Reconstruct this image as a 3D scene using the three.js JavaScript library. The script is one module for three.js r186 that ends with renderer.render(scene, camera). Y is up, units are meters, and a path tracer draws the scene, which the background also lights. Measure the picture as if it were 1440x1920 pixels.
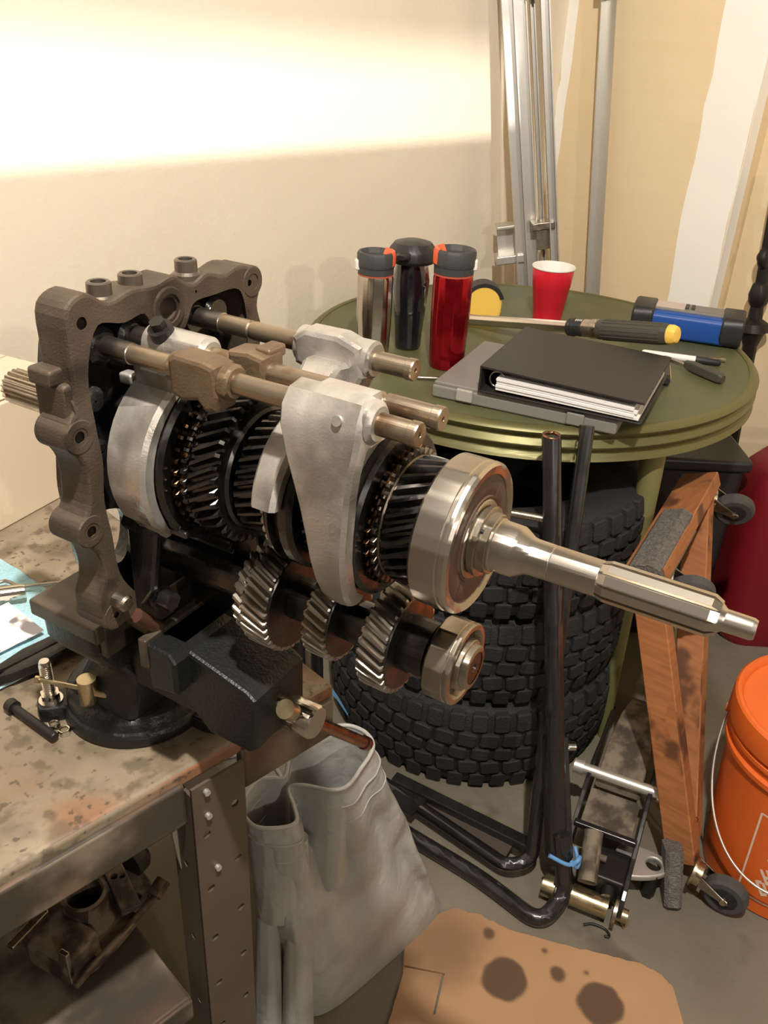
import * as THREE from 'three';
import { mergeGeometries, mergeVertices, toCreasedNormals } from 'three/addons/utils/BufferGeometryUtils.js';
import { RoundedBoxGeometry } from 'three/addons/geometries/RoundedBoxGeometry.js';
import { ImprovedNoise } from 'three/addons/math/ImprovedNoise.js';

// ------------------------------------------------------------------ camera, light, exposure
const scene = new THREE.Scene();
scene.background = new THREE.Color(0x000000);
const camera = new THREE.PerspectiveCamera(61.0, 1440 / 1920, 0.02, 30);
camera.position.set(0, 1.31, 0);
camera.rotation.order = 'YXZ';
camera.rotation.set(THREE.MathUtils.degToRad(-29.35), THREE.MathUtils.degToRad(-45), THREE.MathUtils.degToRad(2.94));
scene.add(camera);
const renderer = new THREE.WebGLRenderer({ antialias: true });
renderer.toneMapping = THREE.LinearToneMapping;
renderer.toneMappingExposure = 1.0;
renderer.shadowMap.enabled = true;

const LAMP = { fill: [-0.35, 2.36, 2.9], key: [0.1, 2.33, 0.02], slot: [0.25, 2.25, 1.3] };
const SLOT = { top: 0.346, bot: 0.412, td: 0.16 }; // slopes of the slot lamp's two lips
const POWER = { fill: 8.5, key: 14, slot: 40 };
const WARM = 0xfff6ea;
function bulbLight(p, power, radius, color = WARM) {
  const l = new THREE.PointLight(color, power, 0, 2);
  l.position.set(...p); l.castShadow = true; l.shadow.radius = radius / 0.02; l.shadow.mapSize.set(2048, 2048); l.shadow.bias = -0.0005;
  l.name = 'bulb_light'; scene.add(l); return l;
}
bulbLight(LAMP.fill, POWER.fill, 0.03);
bulbLight(LAMP.key, POWER.key, 0.03);
bulbLight(LAMP.slot, POWER.slot, 0.004);

// ------------------------------------------------------------------ helpers
const V = (x, y, z) => new THREE.Vector3(x, y, z);
const PI = Math.PI;
let seed = 7;
const rnd = () => { seed = (seed * 1664525 + 1013904223) >>> 0; return seed / 4294967296; };
const rr = (a, b) => a + (b - a) * rnd();
const used = {};
function numbered(n) { if (!(n in used)) { used[n] = 0; return n; } used[n]++; return n + '_' + String(used[n]).padStart(3, '0'); }
function tag(o, label, category, group) { o.userData.label = label; o.userData.category = category; if (group) o.userData.group = group; return o; }
function thing(name, label, category, pos = [0, 0, 0], turn = 0, group) {
  const o = new THREE.Group(); o.name = numbered(name); o.position.set(...pos); o.rotation.y = turn; scene.add(o);
  return tag(o, label, category, group);
}
const plain = g => { g = g.index ? g.toNonIndexed() : g; for (const k of Object.keys(g.attributes)) if (!['position', 'normal', 'uv'].includes(k)) g.deleteAttribute(k); return g; };
// uv in metres from the dominant axis of each face
function boxUV(g) {
  const p = g.attributes.position, n = g.attributes.normal, uv = new Float32Array(p.count * 2);
  for (let i = 0; i < p.count; i += 3) {
    let nx = 0, ny = 0, nz = 0;
    for (let k = 0; k < 3; k++) { nx += Math.abs(n.getX(i + k)); ny += Math.abs(n.getY(i + k)); nz += Math.abs(n.getZ(i + k)); }
    for (let k = 0; k < 3; k++) {
      const j = i + k, x = p.getX(j), y = p.getY(j), z = p.getZ(j);
      if (ny >= nx && ny >= nz) { uv[2 * j] = x; uv[2 * j + 1] = z; } else if (nx >= nz) { uv[2 * j] = z; uv[2 * j + 1] = y; } else { uv[2 * j] = x; uv[2 * j + 1] = y; }
    }
  }
  g.setAttribute('uv', new THREE.BufferAttribute(uv, 2)); return g;
}
function merged(gs, keepUV) {
  gs = (Array.isArray(gs) ? gs : [gs]).map(g => { g = plain(g); if (!g.attributes.normal) g.computeVertexNormals(); if (!g.attributes.uv) g.setAttribute('uv', new THREE.BufferAttribute(new Float32Array(g.attributes.position.count * 2), 2)); return g; });
  const g = gs.length > 1 ? mergeGeometries(gs) : gs[0];
  return keepUV ? g : boxUV(g);
}
function part(name, gs, m, parent, keepUV) {
  const o = new THREE.Mesh(merged(gs, keepUV), m); o.castShadow = o.receiveShadow = true;
  if (parent && parent !== scene) { o.name = name; parent.add(o); } else { o.name = numbered(name); scene.add(o); }
  return o;
}
function struct(name, gs, m, parent, keepUV) { const o = part(name, gs, m, parent || scene, keepUV); o.name = name; if (!parent) o.userData.kind = 'structure'; return o; }
const mv = (g, x = 0, y = 0, z = 0) => { g.translate(x, y, z); return g; };
function box(w, h, d, x = 0, y = 0, z = 0, b = 0) {
  const g = b > 0 ? new RoundedBoxGeometry(w, h, d, 2, Math.min(b, w / 2.01, h / 2.01, d / 2.01)) : new THREE.BoxGeometry(w, h, d);
  return mv(g, x, y, z);
}
// solid of revolution about y from [radius, height] pairs
const lathe = (pts, seg = 40) => toCreasedNormals(plain(new THREE.LatheGeometry(pts.map(p => new THREE.Vector2(Math.max(p[0], 0.00001), p[1])), seg)), 0.6);
// solid of revolution about x from [x, radius] pairs
function latheX(pts, seg = 48, y = 0, z = 0) { const g = lathe(pts.map(p => [p[1], p[0]]), seg); g.rotateZ(-PI / 2); return mv(g, 0, y, z); }
function cylBetween(a, b, r, seg = 20, r2 = r, open = false) {
  a = a.isVector3 ? a : V(...a); b = b.isVector3 ? b : V(...b);
  const d = b.clone().sub(a), L = d.length();
  const g = new THREE.CylinderGeometry(r2, r, L, seg, 1, open);
  g.applyQuaternion(new THREE.Quaternion().setFromUnitVectors(V(0, 1, 0), d.normalize()));
  return mv(g, (a.x + b.x) / 2, (a.y + b.y) / 2, (a.z + b.z) / 2);
}
function tube(pts, r, seg = 48, rad = 14, tension = 0.5) {
  const c = new THREE.CatmullRomCurve3(pts.map(p => p.isVector3 ? p : V(...p)), false, 'catmullrom', tension);
  const g = plain(new THREE.TubeGeometry(c, seg, r, rad));
  const caps = [c.getPoint(0), c.getPoint(1)].map((p, i) => { const t = c.getTangent(i); const q = new THREE.CircleGeometry(r, rad); q.applyQuaternion(new THREE.Quaternion().setFromUnitVectors(V(0, 0, 1), i ? t : t.clone().negate())); return plain(mv(q, p.x, p.y, p.z)); });
  return mergeGeometries([g, ...caps]);
}
// straight legs with rounded bends
function bentTube(pts, r, bend, rad = 14) {
  pts = pts.map(p => V(...p)); const out = [pts[0]];
  for (let i = 1; i < pts.length - 1; i++) {
    const a = pts[i - 1].clone().sub(pts[i]), b = pts[i + 1].clone().sub(pts[i]);
    const k = Math.min(bend, a.length() * 0.45, b.length() * 0.45); a.setLength(k).add(pts[i]); b.setLength(k).add(pts[i]);
    for (let j = 0; j <= 8; j++) { const t = j / 8; out.push(a.clone().multiplyScalar((1 - t) * (1 - t)).addScaledVector(pts[i], 2 * t * (1 - t)).addScaledVector(b, t * t)); }
  }
  out.push(pts[pts.length - 1]);
  const path = new THREE.CurvePath(); for (let i = 1; i < out.length; i++) path.add(new THREE.LineCurve3(out[i - 1], out[i]));
  const dense = []; for (let i = 1; i < out.length; i++) dense.push(out[i - 1]); dense.push(out[out.length - 1]);
  // sweep rings with parallel transport
  const rings = []; let nrm = null;
  for (let i = 0; i < dense.length; i++) {
    const t = (dense[Math.min(i + 1, dense.length - 1)].clone().sub(dense[Math.max(i - 1, 0)])).normalize();
    if (!nrm) { nrm = Math.abs(t.y) > 0.9 ? V(1, 0, 0) : V(0, 1, 0); }
    nrm = nrm.clone().addScaledVector(t, -nrm.dot(t)).normalize(); const bn = t.clone().cross(nrm);
    const ring = []; for (let k = 0; k < rad; k++) { const a = k / rad * 2 * PI; ring.push(dense[i].clone().addScaledVector(nrm, r * Math.cos(a)).addScaledVector(bn, r * Math.sin(a))); }
    rings.push(ring);
  }
  return loft(rings, 1.0);
}
// skin through rings of equal count, capped at both ends
function loft(rings, crease = 0.5, closed = true, cap = true) {
  const pos = [], n = rings[0].length, m = closed ? n : n - 1;
  const tri = (a, b, c) => pos.push(a.x, a.y, a.z, b.x, b.y, b.z, c.x, c.y, c.z);
  for (let i = 0; i + 1 < rings.length; i++) for (let k = 0; k < m; k++) {
    const a = rings[i][k], b = rings[i][(k + 1) % n], c = rings[i + 1][(k + 1) % n], d = rings[i + 1][k]; tri(a, b, c); tri(a, c, d);
  }
  if (cap) for (const [r, f] of [[rings[0], 1], [rings[rings.length - 1], 0]]) {
    const c = V(0, 0, 0); r.forEach(p => c.add(p)); c.multiplyScalar(1 / n);
    for (let k = 0; k < n; k++) { const a = r[k], b = r[(k + 1) % n]; f ? tri(c, b, a) : tri(c, a, b); }
  }
  let g = new THREE.BufferGeometry(); g.setAttribute('position', new THREE.Float32BufferAttribute(pos, 3));
  // orient outward by signed volume
  let vol = 0; for (let i = 0; i < pos.length; i += 9) { const [a, b, c, d, e, f, x, y, z] = pos.slice(i, i + 9); vol += a * (e * z - f * y) - b * (d * z - f * x) + c * (d * y - e * x); }
  if (vol < 0) { const p = g.attributes.position.array; for (let i = 0; i < p.length; i += 9) for (let k = 0; k < 3; k++) { const t = p[i + 3 + k]; p[i + 3 + k] = p[i + 6 + k]; p[i + 6 + k] = t; } }
  g.computeVertexNormals();
  return toCreasedNormals(g, crease);
}
const rect = (w, h, b, n = 3) => { // rounded rectangle outline in 2D
  const o = []; for (const [sx, sy, a0] of [[1, 1, 0], [-1, 1, PI / 2], [-1, -1, PI], [1, -1, 1.5 * PI]]) for (let i = 0; i <= n; i++) { const a = a0 + i / n * PI / 2; o.push([sx * (w / 2 - b) + b * Math.cos(a), sy * (h / 2 - b) + b * Math.sin(a)]); } return o;
};
function shapeOf(pts, holes = []) {
  const s = new THREE.Shape(pts.map(p => new THREE.Vector2(p[0], p[1])));
  for (const h of holes) { const q = new THREE.Path(); if (h.length === 3 && typeof h[0] === 'number') q.absarc(h[0], h[1], h[2], 0, 2 * PI, true); else q.setFromPoints(h.map(p => new THREE.Vector2(p[0], p[1]))); s.holes.push(q); }
  return s;
}
function extrude(pts, depth, bevel = 0, holes = [], seg = 12) {
  const g = new THREE.ExtrudeGeometry(shapeOf(pts, holes), { depth: depth - 2 * bevel, bevelEnabled: bevel > 0, bevelThickness: bevel, bevelSize: bevel, bevelOffset: -bevel, bevelSegments: 2, curveSegments: seg });
  return mv(plain(g), 0, 0, bevel);
}
const smoothLoop = (pts, k = 4) => { const c = new THREE.CatmullRomCurve3(pts.map(p => V(p[0], p[1], 0)), true, 'centripetal'); return c.getPoints(pts.length * k).slice(0, -1).map(p => [p.x, p.y]); };
// a spur or helical gear about x: n teeth, root and tip radius, from x0 to x1, twist in radians over the width
function gear(n, r0, r1, x0, x1, twist = 0, bore = 0, y = 0, z = 0, cham = 0.0008, phase = 0, duty = 0.5) {
  const prof = (dr, ang) => { const o = []; for (let i = 0; i < n; i++) { const a = (i / n) * 2 * PI + ang + phase, w = 2 * PI / n; const tip = r1 - dr;
    for (const [f, r] of [[-0.5, r0], [-0.5 * duty - 0.12, r0], [-0.28 * duty, tip], [0.28 * duty, tip], [0.5 * duty + 0.12, r0]]) o.push([r * Math.sin(a + f * w), r * Math.cos(a + f * w)]); } return o; };
  const K = twist ? 4 : 1, rings = [];
  const add = (x, dr, t) => rings.push(prof(dr, twist * t).map(p => V(x, p[0] + y, p[1] + z)));
  const c = Math.min(cham, (x1 - x0) / 4);
  add(x0, c, 0); for (let i = 0; i <= K; i++) { const t = i / K; add(x0 + c + (x1 - x0 - 2 * c) * t, 0, t); } add(x1, c, 1);
  return loft(rings, 0.4, true, true);
}
const ring = (ro, ri, x0, x1, y = 0, z = 0, seg = 48, b = 0.001) => latheX([[x0, ri], [x0, ro - b], [x0 + b, ro], [x1 - b, ro], [x1, ro - b], [x1, ri], [x0, ri]], seg, y, z);
const hexBolt = (x, y, z, r, h, axis = 'x') => { const g = new THREE.CylinderGeometry(r, r, h, 6); if (axis === 'x') g.rotateZ(-PI / 2); if (axis === 'z') g.rotateX(PI / 2); return mv(g, x, y, z); };

// ------------------------------------------------------------------ procedural materials
const perlin = new ImprovedNoise();
function hash2(x, y, s) { let h = (x * 374761393 + y * 668265263 + s * 2147483647) | 0; h = Math.imul(h ^ (h >>> 13), 1274126177); return ((h ^ (h >>> 16)) >>> 0) / 4294967296; }
function vnoise(u, v, per, s) { // tileable value noise, u,v in 0..1
  const x = u * per, y = v * per, xi = Math.floor(x), yi = Math.floor(y), fx = x - xi, fy = y - yi, sx = fx * fx * (3 - 2 * fx), sy = fy * fy * (3 - 2 * fy);
  const h = (i, j) => hash2(((xi + i) % per + per) % per, ((yi + j) % per + per) % per, s);
  return (h(0, 0) * (1 - sx) + h(1, 0) * sx) * (1 - sy) + (h(0, 1) * (1 - sx) + h(1, 1) * sx) * sy;
}
function fbm(u, v, per, oct, s) { let a = 0, w = 0.5, t = 0; for (let i = 0; i < oct; i++) { a += w * vnoise(u, v, per << i, s + i); t += w; w *= 0.5; } return a / t; }
const mix3 = (a, b, t) => { t = Math.min(1, Math.max(0, t)); return [a[0] + (b[0] - a[0]) * t, a[1] + (b[1] - a[1]) * t, a[2] + (b[2] - a[2]) * t]; };
const sst = (a, b, x) => { const t = Math.min(1, Math.max(0, (x - a) / (b - a))); return t * t * (3 - 2 * t); };
function tex(w, h, fn, rep, srgb = true) {
  const d = new Uint8Array(w * h * 4);
  for (let y = 0; y < h; y++) for (let x = 0; x < w; x++) { const c = fn(x / w, y / h), i = (y * w + x) * 4; const a = Array.isArray(c) ? c : [c, c, c]; for (let k = 0; k < 3; k++) d[i + k] = Math.max(0, Math.min(255, a[k])); d[i + 3] = 255; }
  const t = new THREE.DataTexture(d, w, h, THREE.RGBAFormat); t.wrapS = t.wrapT = THREE.RepeatWrapping; t.magFilter = THREE.LinearFilter; t.minFilter = THREE.LinearFilter;
  if (srgb) t.colorSpace = THREE.SRGBColorSpace; if (rep) t.repeat.set(rep[0], rep[1] ?? rep[0]); t.needsUpdate = true; return t;
}
const rep = (t, a, b = a) => { const c = t.clone(); c.repeat.set(a, b); c.needsUpdate = true; return c; };
const grainT = tex(256, 256, (u, v) => 255 * fbm(u, v, 24, 4, 3), [10], false);
const mottleT = tex(256, 256, (u, v) => 255 * fbm(u, v, 5, 5, 21), [5], false);
const brushT = tex(256, 256, (u, v) => 120 + 110 * (fbm(u, v * 0.999, 4, 2, 9) * 0.3 + 0.7 * vnoise(0.5 + u * 0.02, v, 180, 5)), [14, 14], false);
const M = {};
const std = (o) => new THREE.MeshStandardMaterial(o), phy = (o) => new THREE.MeshPhysicalMaterial(o);
const lin = (r, g, b) => new THREE.Color().setRGB(r, g, b);
// wall paints
const plaster = (a, b, s) => tex(256, 256, (u, v) => mix3(a, b, fbm(u, v, 4, 5, s)), [0.8]);
M.cream = std({ map: plaster([232, 220, 200], [240, 230, 212], 31), roughness: 0.85, bumpMap: rep(grainT, 6), bumpScale: 0.0006 });
M.ceiling = std({ color: 0x6a665f, roughness: 0.9 });
M.mud = std({ map: plaster([250, 248, 242], [254, 252, 248], 37), roughness: 0.75 });
M.kraft = std({ map: tex(512, 512, (u, v) => mix3([232, 210, 172], [240, 220, 184], fbm(u, v, 3, 6, 41) * 0.7 + 0.3 * vnoise(u * 0.01, v, 90, 8)), [0.9]), roughness: 0.9 });
M.dimWall = std({ color: 0x66625c, roughness: 0.9 });
M.concrete = std({ map: tex(512, 512, (u, v) => { const a = fbm(u, v, 4, 6, 51), b = fbm(u, v, 12, 4, 57), s = fbm(u, v, 3, 3, 63); let c = mix3([98, 91, 79], [136, 128, 113], a); c = mix3(c, [92, 82, 64], sst(0.56, 0.72, s) * 0.6); return mix3(c, [70, 62, 50], sst(0.66, 0.8, b) * 0.5); }, [0.85]), roughness: 0.8, bumpMap: rep(grainT, 4), bumpScale: 0.001 });
M.benchTop = std({ map: tex(1024, 1024, (u, v) => { const a = fbm(u, v, 6, 6, 71), r = fbm(u, v, 3, 4, 75), d = fbm(u, v, 14, 4, 79); let c = mix3([108, 94, 76], [158, 145, 124], a * 1.5 - 0.25); c = mix3(c, [132, 82, 54], sst(0.5, 0.68, r) * 0.85); c = mix3(c, [84, 72, 57], sst(0.52, 0.74, d) * 0.5); c = mix3(c, [76, 64, 51], sst(0.56, 0.75, fbm(u, v, 28, 4, 81)) * 0.55); return mix3(c, [64, 54, 43], sst(0.68, 0.8, fbm(u, v, 80, 3, 83)) * 0.6); }, [1.9]), roughness: 0.6, bumpMap: rep(grainT, 6), bumpScale: 0.0006 });
M.benchSide = std({ map: tex(512, 512, (u, v) => { const a = fbm(u, v, 9, 5, 91); let c = mix3([56, 48, 39], [124, 112, 96], sst(0.3, 0.7, a)); return mix3(c, [92, 62, 42], sst(0.55, 0.7, fbm(u, v, 4, 4, 95)) * 0.6); }, [2]), roughness: 0.65 });
M.benchLeg = std({ map: tex(256, 256, (u, v) => mix3([80, 70, 58], [94, 83, 70], fbm(u, v, 5, 5, 99)), [3]), roughness: 0.55, metalness: 0.2 });
// metals
M.steel = std({ color: lin(0.56, 0.51, 0.45), metalness: 1, roughness: 0.3 });
M.steelDull = std({ color: lin(0.42, 0.37, 0.31), metalness: 1, roughness: 0.62, roughnessMap: rep(mottleT, 12) });
M.railBrown = std({ map: tex(256, 256, (u, v) => mix3([168, 152, 132], [124, 100, 78], sst(0.58, 0.8, fbm(u, v, 4, 5, 105))), [9]), metalness: 0.9, roughness: 0.33 });
M.plug = std({ color: lin(0.16, 0.135, 0.11), metalness: 0.8, roughness: 0.42 });
M.rustCast = std({ map: tex(256, 256, (u, v) => mix3([128, 108, 86], [88, 70, 53], fbm(u, v, 6, 5, 109)), [10]), metalness: 0.45, roughness: 0.5, bumpMap: rep(grainT, 30), bumpScale: 0.0002 });
M.gear = std({ color: lin(0.085, 0.08, 0.078), metalness: 0.95, roughness: 0.52, roughnessMap: rep(mottleT, 14) });
M.gearWarm = std({ color: lin(0.16, 0.135, 0.105), metalness: 1, roughness: 0.34 });
M.gearBright = std({ color: lin(0.4, 0.37, 0.33), metalness: 1, roughness: 0.32 });
M.oily = phy({ color: lin(0.012, 0.011, 0.012), metalness: 0.2, roughness: 0.35, clearcoat: 1, clearcoatRoughness: 0.08, bumpMap: rep(grainT, 14), bumpScale: 0.0005 });
M.alu = std({ color: lin(0.66, 0.645, 0.63), metalness: 0.72, roughness: 0.8, roughnessMap: rep(mottleT, 10), bumpMap: rep(grainT, 34), bumpScale: 0.00012, map: tex(256, 256, (u, v) => mix3([232, 228, 222], [186, 180, 172], sst(0.45, 0.75, fbm(u, v, 4, 5, 113))), [7]) });
M.cast = std({ map: tex(512, 512, (u, v) => { let c = mix3([66, 56, 47], [94, 80, 67], fbm(u, v, 6, 5, 117)); return mix3(c, [44, 35, 29], sst(0.52, 0.68, fbm(u, v, 3, 4, 121)) * 0.8); }, [6]), metalness: 0.35, roughness: 0.62, bumpMap: rep(grainT, 40), bumpScale: 0.00025 });
M.castFace = std({ map: tex(256, 256, (u, v) => mix3([98, 82, 68], [92, 62, 50], sst(0.42, 0.7, fbm(u, v, 4, 4, 125))), [8]), metalness: 0.5, roughness: 0.5 });
M.brass = std({ map: tex(128, 128, (u, v) => mix3([112, 84, 52], [40, 32, 26], sst(0.3, 0.55, fbm(u, v, 6, 4, 111))), [30]), metalness: 1, roughness: 0.34 });
M.seal = std({ color: lin(0.085, 0.048, 0.034), metalness: 0.25, roughness: 0.5 });
M.chrome = std({ color: lin(0.66, 0.62, 0.56), metalness: 1, roughness: 0.16 });
M.zinc = std({ color: lin(0.5, 0.42, 0.27), metalness: 0.95, roughness: 0.6, roughnessMap: rep(mottleT, 10) });
M.copper = std({ color: lin(0.26, 0.13, 0.08), metalness: 0.9, roughness: 0.5, roughnessMap: rep(mottleT, 12) });
M.vise = std({ color: lin(0.0095, 0.0105, 0.0102), metalness: 0.2, roughness: 0.42, bumpMap: rep(grainT, 22), bumpScale: 0.0004 });
M.viseTop = std({ map: tex(256, 256, (u, v) => mix3([88, 78, 66], [60, 54, 46], sst(0.4, 0.7, fbm(u, v, 4, 5, 131))), [7]), metalness: 0.4, roughness: 0.5 });
M.blackBolt = std({ color: lin(0.03, 0.027, 0.025), metalness: 0.6, roughness: 0.42 });
M.blackPaint = phy({ color: lin(0.012, 0.011, 0.012), roughness: 0.6, clearcoat: 0.7, clearcoatRoughness: 0.22, roughnessMap: rep(mottleT, 6) });
M.extrusion = std({ color: lin(0.66, 0.64, 0.6), metalness: 0.8, roughness: 0.42 });
M.greyPlastic = std({ color: lin(0.2, 0.19, 0.175), roughness: 0.55 });
M.blackPlastic = std({ color: lin(0.018, 0.018, 0.02), roughness: 0.45 });
M.darkGrip = std({ color: lin(0.055, 0.052, 0.042), roughness: 0.6 });
M.rubber = std({ color: lin(0.012, 0.012, 0.0125), roughness: 0.72, bumpMap: rep(grainT, 14), bumpScale: 0.001 });
M.rubberGrey = std({ color: lin(0.06, 0.058, 0.056), roughness: 0.7 });

// ------------------------------------------------------------------ the room
const BX = 2.17, BZ = -1.58;
struct('floor', box(5, 0.1, 6.2, 0.2, -0.05, 1.2), M.concrete);
struct('ceiling', box(5, 0.1, 6.2, 0.2, 2.65, 1.2), M.ceiling);
struct('wall_back', box(4.4, 2.7, 0.1, 0.1, 1.3, BZ - 0.05), M.cream);
struct('wall_corner', box(0.1, 2.7, 0.565, BX + 0.05, 1.3, BZ + 0.2825), M.kraft);
struct('wall_right', box(0.1, 2.7, 5.2, BX + 0.14, 1.3, BZ + 0.565 + 2.6), M.kraft);
struct('wall_left', box(0.1, 2.7, 6, -2.05, 1.3, 1.2), M.dimWall);
struct('wall_front', box(4.6, 2.7, 0.1, 0.1, 1.3, 4.1), M.dimWall);
{ // joint compound over the seams, a millimetre proud with feathered, uneven edges
  const strip = (w0, w1, amp, s, h0, h1, n = 40) => { const l = [], r = []; for (let i = 0; i <= n; i++) { const y = h0 + (h1 - h0) * i / n; l.push([-w0 + amp * (perlin.noise(y * 5, s, 0) + 0.5 * perlin.noise(y * 17, s, 3)), y]); r.push([w1 + amp * 0.6 * perlin.noise(y * 6, s + 9, 0), y]); } return [...l, ...r.reverse()]; };
  const onCorner = (z, pts) => { const g = extrude(pts, 0.0012); g.rotateY(-PI / 2); return mv(g, BX, 0, z); };
  struct('trim_1', onCorner(BZ + 0.565, strip(0.125, -0.0005, 0.025, 2, 0, 2.6).map(p => [p[0], p[1]])), M.mud);
  const g2 = extrude(strip(0.0, 0.045, 0.004, 5, 0, 2.6), 0.0012); struct('trim_2', mv(g2, BX + 0.001, 0, BZ + 0.565), M.mud);
  struct('trim_3', onCorner(BZ, strip(-0.001, 0.03, 0.018, 7, 0.9, 2.6)), M.mud);
}

// ------------------------------------------------------------------ workbench
const BY = 0.73;
{
  const b = thing('workbench', 'stained low steel workbench carrying the vise, with perforated leg and lower shelf', 'workbench', [-0.4, 0, -0.95]);
  const ox = 0.4, oz = 0.95, P = (g) => mv(g, ox, 0, oz);
  part('bench_top', P(box(1.64, 0.02, 0.98, -0.372, BY - 0.01, -0.995, 0.006)), M.benchTop, b);
  // front skirt stops at the leg, with a rolled edge
  part('front_skirt', [P(box(1.46, 0.05, 0.014, -0.46, BY - 0.037, -0.507, 0.004))], M.benchSide, b);
  part('end_skirt', [P(box(0.014, 0.045, 0.96, 0.441, BY - 0.037, -0.995, 0.004)), P(box(0.112, 0.05, 0.014, 0.388, BY - 0.037, -0.507, 0.004))], M.benchSide, b);
  const hole = (x, y) => [x, y, 0.0042];
  const lhol = []; for (let y = 0.05; y < 0.68; y += 0.075) { lhol.push(hole(0.012, y), hole(0.044, y + 0.018)); }
  const lf = extrude([[0, 0], [0.056, 0], [0.056, 0.715], [0, 0.715]], 0.003, 0, lhol); const legF = P(mv(lf, 0.272, 0, -0.496));
  const sideH = []; for (let y = 0.05; y < 0.68; y += 0.11) sideH.push([0.02, y, 0.004]);
  const ls = extrude([[0, 0], [0.04, 0], [0.04, 0.705], [0, 0.705]], 0.003, 0, sideH); ls.rotateY(PI / 2); const legS = P(mv(ls, 0.272, 0, -0.495));
  part('leg', [legF, legS], M.benchLeg, b);
  part('leg', [P(box(0.056, 0.71, 0.003, 0.40, 0.355, -1.46)), P(box(0.003, 0.71, 0.04, 0.428, 0.355, -1.44))], M.benchLeg, b);
  part('leg', [P(box(0.056, 0.71, 0.003, -1.1, 0.355, -0.505)), P(box(0.003, 0.71, 0.04, -1.128, 0.355, -0.525))], M.benchLeg, b);
  part('leg', [P(box(0.056, 0.71, 0.003, -1.1, 0.355, -1.46)), P(box(0.003, 0.71, 0.04, -1.128, 0.355, -1.44))], M.benchLeg, b);
  part('lower_shelf', [P(box(1.46, 0.012, 0.62, -0.47, 0.399, -0.82, 0.004)), P(box(1.46, 0.03, 0.01, -0.47, 0.388, -0.512, 0.003))], M.benchSide, b);
  const br = loft([[0.272, 0.705, -0.53], [0.278, 0.6, -0.528], [0.2815, 0.535, -0.525]].map(([x, y, z], i) => rect([0.02, 0.017, 0.007][i], 0.004, 0.001).map(p => V(x + p[0], y, z + p[1]))), 0.4);
  part('corner_brace', P(br), M.extrusion, b);
  const bolts = []; for (const [x, y] of [[0.286, 0.705], [0.286, 0.675], [0.292, 0.6]]) bolts.push(P(hexBolt(x, y, -0.491, 0.0032, 0.004, 'z')));
  bolts.forEach(g => part('leg_bolt', g, M.extrusion, b));
}

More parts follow.
